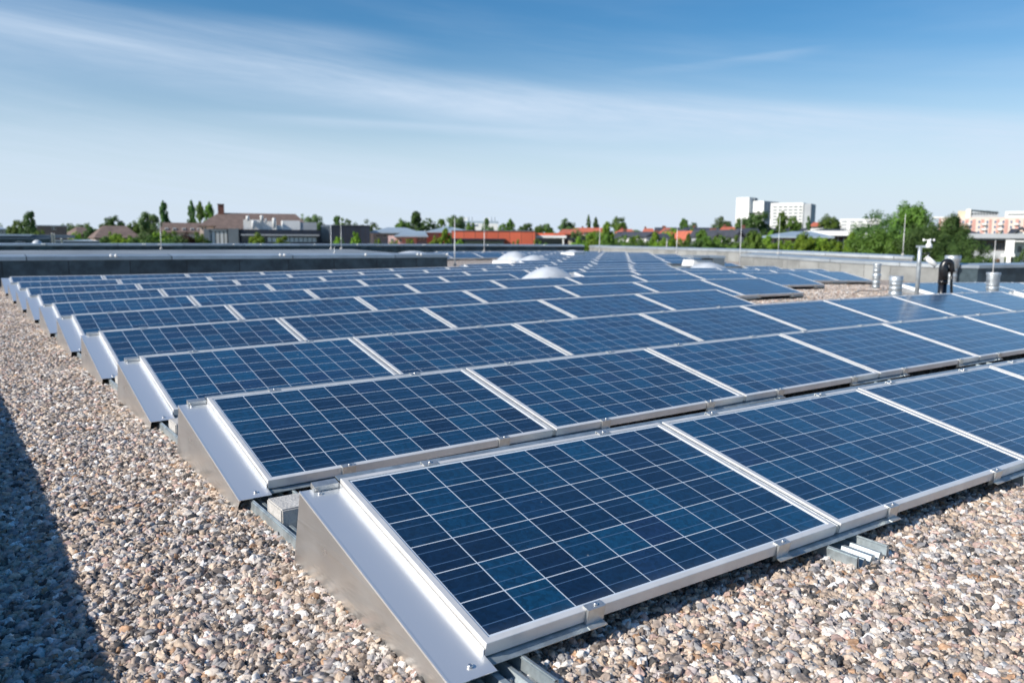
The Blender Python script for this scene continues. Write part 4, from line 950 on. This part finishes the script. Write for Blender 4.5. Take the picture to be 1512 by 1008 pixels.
t, X, Z = house(488, 546, 100, 'navy_box_building', 'windowless navy blue box with ribbed metal cladding'); bx(t, X, Z, 'wall', 'navy', 489, 546, 333, None, 0, 14); bx(t, X, Z, 'roof_edge', 'greypanel', 488.6, 546.4, 332.3, 333, -.1, 14.1)
t, X, Z = house(546, 612, 105, 'metal_roof_house', 'grey house with a pale metal roof and two pairs of windows', 'house')
bx(t, X, Z, 'wall', 'ash', 548, 608, 343, None, .3, 12); bx(t, X, Z, 'corner', 'rwhite', 546.5, 551, 343, None, .1, 12); hipr(t, X, Z, 'metalroof', 545, 622, -1, 14, 343, 335, 572, 600); bx(t, X, Z, 'fascia', 'white', 545.5, 621.5, 343, 344, -.9, 13.9); wins(t, X, Z, [(555.5, 560.5), (565, 570)], 346.5, 350.5, .3)
t, X, Z = house(573, 632, 92, 'pink_house', 'pink and salmon house with a low grey metal roof', 'house')
bx(t, X, Z, 'wall', 'rpink', 573, 585, 348, None, .1, 9); bx(t, X, Z, 'wall', 'rrose', 585, 615, 349, None, 0, 9); bx(t, X, Z, 'wall', 'greypanel', 615, 630, 347, None, .3, 9); hipr(t, X, Z, 'metalroof', 582, 632, -.8, 10, 348, 340.5, 600, 628)
bx(t, X, Z, 'band', 'rpeach', 585, 615, 352, 353, -.04, 0.01); wins(t, X, Z, [(577, 581), (589, 593), (605, 610)], 353, 357, -.02); wins(t, X, Z, [(617, 620), (622, 625), (626.5, 629)], 350, 354, .3)
t, X, Z = house(630, 700, 98, 'metal_roof_house', 'house with a wide pale metal roof and salmon brick left of the red wall', 'house')
bx(t, X, Z, 'wall', 'rrose', 630, 665, 343, None, .3, 12); bx(t, X, Z, 'window_band', 'ash', 630, 648, 345, 350, .2, .31); hipr(t, X, Z, 'metalroof', 628, 700, -1, 13, 342, 334.6, 655, 668); bx(t, X, Z, 'roof_light', 'metalroof', 656, 662, 333, 337, 4, 6); bx(t, X, Z, 'fascia', 'white', 628.5, 699.5, 342, 343, -.9, 12.9)
t, X, Z = house(667, 838, 85, 'red_hall', 'long hall with red-orange cladding and a dark canopy')
bx(t, X, Z, 'wall', 'redwall', 667, 789.5, 341, None, 0, 16); bx(t, X, Z, 'canopy', 'navy', 667, 746, 352.5, 355, -1.6, -.01); bx(t, X, Z, 'recess', 'ash', 686, 744, 356, None, -.2, -.02); bx(t, X, Z, 'dark_recess', 'dark', 667, 686, 355, None, -.25, -.02)
bx(t, X, Z, 'side_wall', 'redwall', 791, 838, 343.6, 352, 3, 16); bx(t, X, Z, 'white_fascia', 'rwhite', 790, 838, 347.2, 351, 1.5, 3.0); bx(t, X, Z, 'glass_front', 'glass', 792, 836, 351, None, 2.6, 3.4); bx(t, X, Z, 'fin', 'brick', 789.5, 791.5, 342, None, -.1, 5)
bx(t, X, Z, 'roof_edge', 'coping', 666.5, 790, 340.4, 341, -.1, 16.1); bx(t, X, Z, 'post', 'white', 832, 834, 352, None, 1.2, 1.6)
t, X, Z = house(838, 866, 86, 'orange_house', 'low red-roofed pavilion with an orange wall corner', 'house')
hipr(t, X, Z, 'redroof', 822, 862, 4, 14, 344, 337.5, 829, 856); bx(t, X, Z, 'wall', 'rrose', 824, 860, 344, None, 4.4, 13.6); bx(t, X, Z, 'dark_fascia', 'navy', 838, 872, 351.5, 354, -.2, 4); bx(t, X, Z, 'corner', 'rcream', 839.5, 845, 354, None, 0, 3); bx(t, X, Z, 'shade_wall', 'greypanel', 845, 870, 354, None, .3, 3)
t, X, Z = house(680, 736, 380, 'white_office', 'distant white office block with roof masts behind the red wall')
bx(t, X, Z, 'wall', 'rwhite', 688, 735, 330, None, 0, 14); bx(t, X, Z, 'blue_band', 'metalroof', 680, 736, 326.5, 330, 1, 14); bx(t, X, Z, 'roof_plant', 'white', 684, 690, 321, 326.5, 4, 8); bx(t, X, Z, 'roof_plant', 'white', 717, 723, 321, 326.5, 4, 8)
for u_ in (692, 697, 726, 731): bx(t, X, Z, 'mast', 'greypanel', u_-.4, u_+.4, 320, 326.5, 5, 5.3)
bx(t, X, Z, 'windows', 'bglass', 684, 706, 332, 334, -.1, 0)
# houses of the estate in the middle
def gable_house(u0, u1, H, ve, vr, lab, roof='darkroof', wall='rcream', rot=0., r0=None, r1=None, depth=9, win=True, name='estate_house'):
    t, X, Z = house(u0, u1, H, name, lab, 'house', rot=rot); a, b = u0+(u1-u0)*.04, u1-(u1-u0)*.04
    bx(t, X, Z, 'wall', wall, a, b, ve, None, .3, depth)
    rf = hipr(t, X, Z, roof, u0, u1, -.4, depth+.6, ve, vr, u0+.01 if r0 is None else r0, u1-.01 if r1 is None else r1)
    if r0 is None:
        for xx in (X(a), X(b)):
            m = MB(); m.add([(xx-.08, .3, Z(ve)-.2), (xx-.08, depth, Z(ve)-.2), (xx-.08, (depth+.2)/2, Z(vr)-.3), (xx+.08, .3, Z(ve)-.2), (xx+.08, depth, Z(ve)-.2), (xx+.08, (depth+.2)/2, Z(vr)-.3)], [(0, 2, 1), (3, 4, 5), (0, 1, 4, 3), (1, 2, 5, 4), (2, 0, 3, 5)]); m.build('gable', M[wall], t)
    MB().box(X(u0+(u1-u0)*.3)-.25, X(u0+(u1-u0)*.3)+.25, depth*.5, depth*.5+.5, Z(vr)-1., Z(vr)+.45).build('chimney', M['brick'], rf)
    if win:
        n = max(2, int((b-a)/7)); wins(t, X, Z, [(a+(b-a)*(k+.3)/n, a+(b-a)*(k+.62)/n) for k in range(n)], ve+3, ve+6.5, .3)
    return t
gable_house(846, 892, 230, 342, 336, 'far house row with a low red roof left of the rounded tree', 'redroof', 'rpeach', win=False)
gable_house(912, 942, 200, 343, 338, 'far red-roofed house below the rounded tree', 'redroof', 'rpeach', .1, 920, 935)
gable_house(920, 958, 120, 352, 342, 'dark slate-roofed house behind the bright low trees, leftmost of the dark roofs', 'darkroof', 'ash', .2)
gable_house(946, 968, 190, 345, 337, 'red hipped roof just left of the large dark roof', 'redroof', 'rwhite', 0, 951, 964)
gable_house(966, 1008, 210, 341, 335.5, 'far dark-roofed row behind the red hipped roof', 'darkroof', 'rwhite')
gable_house(972, 1002, 160, 344, 336.5, 'broad red hipped roof in the middle of the estate', 'redroof', 'rwhite', 0, 980, 992)
def front_gable(u0, u1, H, ve, vr, lab, roof, wall, rot=0., depth=11, name='estate_house'):
    t, X, Z = house(u0, u1, H, name, lab, 'house', rot=rot); xm = (X(u0)+X(u1))/2; ov = (X(u1)-X(u0))*.07; x0, x1 = X(u0), X(u1); e = Z(ve); r = Z(vr); th = .25
    MB().add([(x0, 0, 0), (x1, 0, 0), (x1, 0, e), (xm, 0, r-.3), (x0, 0, e), (x0, depth, 0), (x1, depth, 0), (x1, depth, e), (xm, depth, r-.3), (x0, depth, e)],
             [(0, 1, 2, 3, 4), (9, 8, 7, 6, 5), (1, 6, 7, 2), (5, 0, 4, 9), (0, 5, 6, 1)]).build('wall', M[wall], t)
    m = MB()
    for xa in (x0-ov, x1+ov):
        ea = e-(r-e)*.12; m.hexa([(xa, -.4, ea), (xm, -.4, r), (xm, depth+.4, r), (xa, depth+.4, ea), (xa, -.4, ea+th), (xm, -.4, r+th), (xm, depth+.4, r+th), (xa, depth+.4, ea+th)])
    m.build('roof', M[roof], t); w = (u1-u0); wins(t, X, Z, [(u0+w*.24, u0+w*.40), (u0+w*.60, u0+w*.76)], ve+1, ve+4.5, 0); wins(t, X, Z, [(u0+w*.44, u0+w*.56)], ve-4, ve-1.2, 0)
    return t
front_gable(954, 972, 105, 351, 345, 'white gable-fronted house with a dark roof behind the bright trees', 'darkroof', 'rwhite', .35)
gable_house(968, 990, 112, 352, 344.5, 'dark-roofed house right of the white gable front', 'darkroof', 'rwhite', .1)
front_gable(980, 996, 130, 349, 341, 'salmon gable-fronted house below the broad red hipped roof', 'redroof', 'rpeach', -.2, 6)
gable_house(986, 1012, 140, 351, 342, 'dark slate roof behind the narrow dark tree', 'darkroof', 'rwhite', .1)
gable_house(1008, 1062, 170, 344, 335.5, 'long dark slate roof below the two small trees', 'darkroof', 'rwhite')
front_gable(1006, 1022, 118, 348, 341, 'cream gable-fronted house before the long dark roof', 'darkroof', 'rcream', .3)
front_gable(1018, 1036, 112, 354, 343.5, 'house with a steep red roof front beside the tall dark tree', 'redroof', 'rrose', .4)
gable_house(1036, 1054, 130, 349, 341, 'small wine-red roof right of the tall dark tree', 'redroof', 'rpeach', -.2)
gable_house(1060, 1090, 160, 342, 334.5, 'orange-red hipped roof left of the white tower foot', 'redroof', 'rwhite', 0, 1066, 1084)
t = gable_house(1042, 1082, 95, 351, 342, 'white house with balconies and a long dark roof', 'darkroof', 'rwhite', .0, depth=8)
front_gable(1054, 1067, 92, 353, 346, 'white gabled bay at the front of the balcony house', 'darkroof', 'rwhite', 0, 4)
front_gable(1084, 1099, 90, 351, 342.5, 'pale grey gable-fronted house beside the tall lightning rod', 'darkroof', 'ash', .5)
gable_house(1092, 1124, 115, 345, 336.5, 'dark slate roof below the broad grey-green tree', 'darkroof', 'rcream', .1)
gable_house(1122, 1142, 190, 343, 339, 'small cream house left of the pink building', 'darkroof', 'rcream', 0, win=False)
gable_house(1136, 1192, 180, 342, 336.5, 'long dark roof behind the pink building', 'darkroof', 'rwhite', 0, win=False)
# white tower and balcony block
t, X, Z = house(1084, 1136, 420, 'white_tower', 'white high-rise tower with a windowless stair shaft', 'tower', rot=-.42)
k = 420/F
bx(t, X, Z, 'stair_shaft', 'rwhite', 1085, 1104, 291, None, 0, 10); bx(t, X, Z, 'wall', 'rwhite', 1104, 1122, 296.5, None, 3, 22); bx(t, X, Z, 'roof_plant', 'greypanel', 1104, 1107, 292, 296.5, 4, 8)
xe = X(1122); s_ = MB().box(xe, xe+.25, 3, 22, 0, Z(297)).build('side_wall', M['ash'], t)  # grey colour stands in for shade on this side of the white tower
for r_ in range(5):
    for q in range(5): MB().box(xe+.25, xe+.35, 4.5+q*3.5, 6.8+q*3.5, Z(303)-r_*3.6-2.6, Z(303)-r_*3.6+(1.8 if r_ == 0 else 0)).build('window', M['bglass'], t)
t, X, Z = house(1136, 1195, 380, 'balcony_block', 'white apartment block with rows of balconies, right of the tower', 'tower', rot=-.18)
bx(t, X, Z, 'wall', 'rwhite', 1136, 1184, 299.5, None, 0, 14)
for r_ in range(9):
    bx(t, X, Z, 'balcony_band', 'greypanel', 1138, 1182.5, 304.5+r_*4.7, 306.3+r_*4.7, -.15, .01)
    for q in range(6): bx(t, X, Z, 'pier', 'rwhite', 1138+q*7.6, 1140.2+q*7.6, 304.5+r_*4.7, 306.5+r_*4.7, -.25, -.14)
bx(t, X, Z, 'side_wall', 'ash', 1184, 1195, 301, None, .5, 14)  # right side of the white block, its shade painted in as grey
t, X, Z = house(1125, 1210, 75, 'pink_building', 'long low pink building with a grey metal roof', rot=0)
bx(t, X, Z, 'wall', 'rpink', 1131, 1212, 350, None, .3, 12); hipr(t, X, Z, 'metalroof', 1124, 1232, -.8, 16, 349, 340.5, 1170, 1200); bx(t, X, Z, 'fascia', 'white', 1124.5, 1231.5, 349, 350.2, -.7, 15.9)
wins(t, X, Z, [(1143.5, 1148), (1150.5, 1155)], 353.5, 363, .3); bx(t, X, Z, 'dark_recess', 'brick', 1170, 1182, 354, 358, .2, .31)
t, X, Z = house(1190, 1295, 88, 'fascia_building', 'low building with a broad white fascia and a band of dark windows')
bx(t, X, Z, 'fascia', 'rwhite', 1188, 1260, 341, 348, -1, 14); bx(t, X, Z, 'eaves', 'greypanel', 1188, 1258, 348, 350, -.6, 13); bx(t, X, Z, 'wall', 'brick', 1188, 1256, 350, 364, .3, 12); bx(t, X, Z, 'base_wall', 'ash', 1188, 1256, 364, None, .2, 12)
for q in range(5): bx(t, X, Z, 'window', 'glass', 1214+q*8.6, 1219.5+q*8.6, 354, 363, .2, .31); 
for q in range(5): bx(t, X, Z, 'pier', 'ash', 1211+q*8.6, 1213+q*8.6, 351, 364, .1, .31)
hipr(t, X, Z, 'darkroof', 1190, 1262, 2, 14, 341.2, 337, 1210, 1240); bx(t, X, Z, 'white_wing', 'rwhite', 1266, 1290, 342, None, 2, 10); bx(t, X, Z, 'wing_roof', 'darkroof', 1262, 1290, 340.5, 342, 1.8, 10)
t, X, Z = house(1238, 1300, 330, 'long_white_block', 'long white apartment block in the distance behind the rounded tree')
bx(t, X, Z, 'wall', 'rwhite', 1239, 1300, 323, None, 0, 12)
for r_ in range(3):
    for q in range(5): bx(t, X, Z, 'window_band', 'ash', 1242+q*12, 1249+q*12, 326+r_*5, 328+r_*5, -.2, 0)
t, X, Z = house(1194, 1216, 330, 'distant_house', 'tiny rose-roofed house right of the balcony block', 'house'); bx(t, X, Z, 'wall', 'rwhite', 1196, 1214, 334, None, 0, 10); hipr(t, X, Z, 'redroof', 1194, 1216, -1, 11, 334, 328, 1200, 1212)
# rose apartment block
t, X, Z = house(1380, 1530, 260, 'rose_apartment_block', 'large rose and white apartment block at the right with many windows')
bx(t, X, Z, 'wall', 'rpeach', 1388, 1540, 321, None, 0, 16); bx(t, X, Z, 'cream_wing', 'rcream', 1412, 1432, 311, 321, 1, 12); bx(t, X, Z, 'lift_head', 'rwhite', 1424, 1431, 308, 321, .6, 8); bx(t, X, Z, 'roof_storey', 'ash', 1431, 1472, 312.5, 321, 1, 12)
MB().hexa([(X(1431), .2, Z(309.5)), (X(1472), .2, Z(313)), (X(1472), 13, Z(313)), (X(1431), 13, Z(309.5)), (X(1431), .2, Z(308.6)), (X(1472), .2, Z(312)), (X(1472), 13, Z(312)), (X(1431), 13, Z(308.6))]).build('roof', M['metalroof'], t)
for q in range(9): bx(t, X, Z, 'roof_window', 'glass', 1432.5+q*4.3, 1434.8+q*4.3, 314.5, 316.5, .8, 1.01)
bx(t, X, Z, 'penthouse', 'rwhite', 1482, 1535, 312, 321, 1, 12); bx(t, X, Z, 'penthouse_windows', 'greypanel', 1486, 1535, 316, 318, .9, 1.01)
for a, b in ((1412, 1418), (1424, 1429), (1434, 1439), (1447, 1452), (1459, 1463), (1470, 1474), (1482, 1487), (1498, 1503), (1510, 1515)): bx(t, X, Z, 'brick_strip', 'rrose', a, b, 324, None, -.12, .01)
for r_ in range(4):
    wins(t, X, Z, [(1419.5+q*11.8, 1422.5+q*11.8) for q in range(9)], 326+r_*7.5, 329.5+r_*7.5, -.02, 'bglass', True, False)
    for q in range(5): bx(t, X, Z, 'balcony', 'rwhite', 1425+q*23.6, 1432+q*23.6, 329.8+r_*7.5, 332.4+r_*7.5, -.9, .01)
t, X, Z = house(1386, 1402, 300, 'salmon_tower_block', 'narrow salmon block peeping over the big dark trees'); bx(t, X, Z, 'wall', 'rrose', 1385, 1402, 321, None, 0, 10); bx(t, X, Z, 'roof_edge', 'rwhite', 1376, 1404, 320, 322, -.2, 10)
t, X, Z = house(1404, 1450, 150, 'dark_roof_building', 'low dark hipped roof in front of the rose apartment block'); bx(t, X, Z, 'wall', 'ash', 1412, 1450, 345, None, 0, 8); hipr(t, X, Z, 'darkroof', 1410, 1452, -.5, 8.5, 345, 341, 1424, 1436)
t, X, Z = house(1400, 1530, 72, 'grey_school', 'grey flat-roofed school with a band of dark windows at the right')
bx(t, X, Z, 'roof', 'ash', 1408, 1540, 345, 352, -1, 14); bx(t, X, Z, 'eaves', 'greypanel', 1414, 1540, 352, 355, -.6, 13); bx(t, X, Z, 'wall', 'brownwall', 1414, 1486, 355, 370, .3, 12); bx(t, X, Z, 'base_wall', 'ash', 1414, 1486, 370, None, .15, 12)
for q in range(9): bx(t, X, Z, 'window', 'glass', 1446+q*4.5, 1448.8+q*4.5, 358, 369, .22, .31)
bx(t, X, Z, 'white_bay', 'rwhite', 1486, 1499, 354, 378, -1, 6); bx(t, X, Z, 'terrace', 'rwhite', 1480, 1500, 374, 378, -3, -1); bx(t, X, Z, 'right_wall', 'rwhite', 1499, 1540, 357, None, .6, 10); wins(t, X, Z, [(1505, 1511)], 363, 372, .6); bx(t, X, Z, 'door', 'brick', 1474, 1479, 382, None, .05, .16)
front_gable(1496, 1520, 90, 346, 337.5, 'white gable with a dark roof above the grey school at the right edge', 'darkroof', 'rwhite', 0, 9)
bx_t, X, Z = house(1486, 1500, 92, 'slate_roof_house', 'steep dark slate roof beside the white gable', 'house'); bx(bx_t, X, Z, 'wall', 'rwhite', 1489, 1502, 346, None, 0, 8); hipr(bx_t, X, Z, 'darkroof', 1487, 1504, -.3, 8.3, 346, 337, 1492, 1503)
# hazy tree belt on the horizon behind everything
rd = random.Random(4); mb = MB()
for k in range(16000):
    u_ = rd.uniform(-120, 1640); H = rd.uniform(520, 640); b = bp(u_, 345, H); h = 13.2+3.0*noise.noise(Vector((u_*.03, 2, 0)))+2*noise.noise(Vector((u_*.11, 7, 0)))
    z = G0+rd.random()**.6*h; s = rd.uniform(.8, 2.0); a = Vector((rd.gauss(0, 1), rd.gauss(0, 1), rd.gauss(0, .6))).normalized()*s; c = a.orthogonal().normalized()*s*.8; p = Vector((b.x, b.y, z))
    mb.add([p-a, p+c, p+a, p-c], [(0, 1, 2, 3)])
for k in range(9000):
    u_ = rd.uniform(-120, 1640); H = rd.uniform(150, 260); b = bp(u_, 345, H); h = 9.8+1.6*noise.noise(Vector((u_*.05, 5, 0)))
    z = G0+rd.random()**.6*h; s = rd.uniform(.4, 1.0); a = Vector((rd.gauss(0, 1), rd.gauss(0, 1), rd.gauss(0, .6))).normalized()*s; c = a.orthogonal().normalized()*s*.8; p = Vector((b.x, b.y, z))
    mb.add([p-a, p+c, p+a, p-c], [(0, 1, 2, 3)])
tag(mb.build('tree_belt', M['leaf_far']), 'belt of distant greenery between and behind the town buildings', 'trees', kind='stuff')
# black string cables hanging in the gaps between the first rows, seen beside the ballast blocks
for r in range(0, 4):
    y = r*DD+1.18; P = [Vector((-.02, y+.30, gz(0, y)+.05)), Vector((.10, y+.12, gz(0, y)+.075)), Vector((.30, y+.10, gz(.3, y)+.16)), Vector((.62, y+.14, gz(.6, y)+.10)), Vector((1.0, y+.12, gz(1, y)+.17)), Vector((1.5, y+.16, gz(1.5, y)+.10))]
    o = P[0].copy(); m = MB().tube([p-o for p in smooth_pts(P, 6)], .0045, 7).build('string_cable', M['black']); m.location = o
    tag(m, 'black cable looping in the gap between the %s and %s panel rows' % (ORD[r], ORD[r+1]), 'cable', 'black cables in the gaps between panel rows')
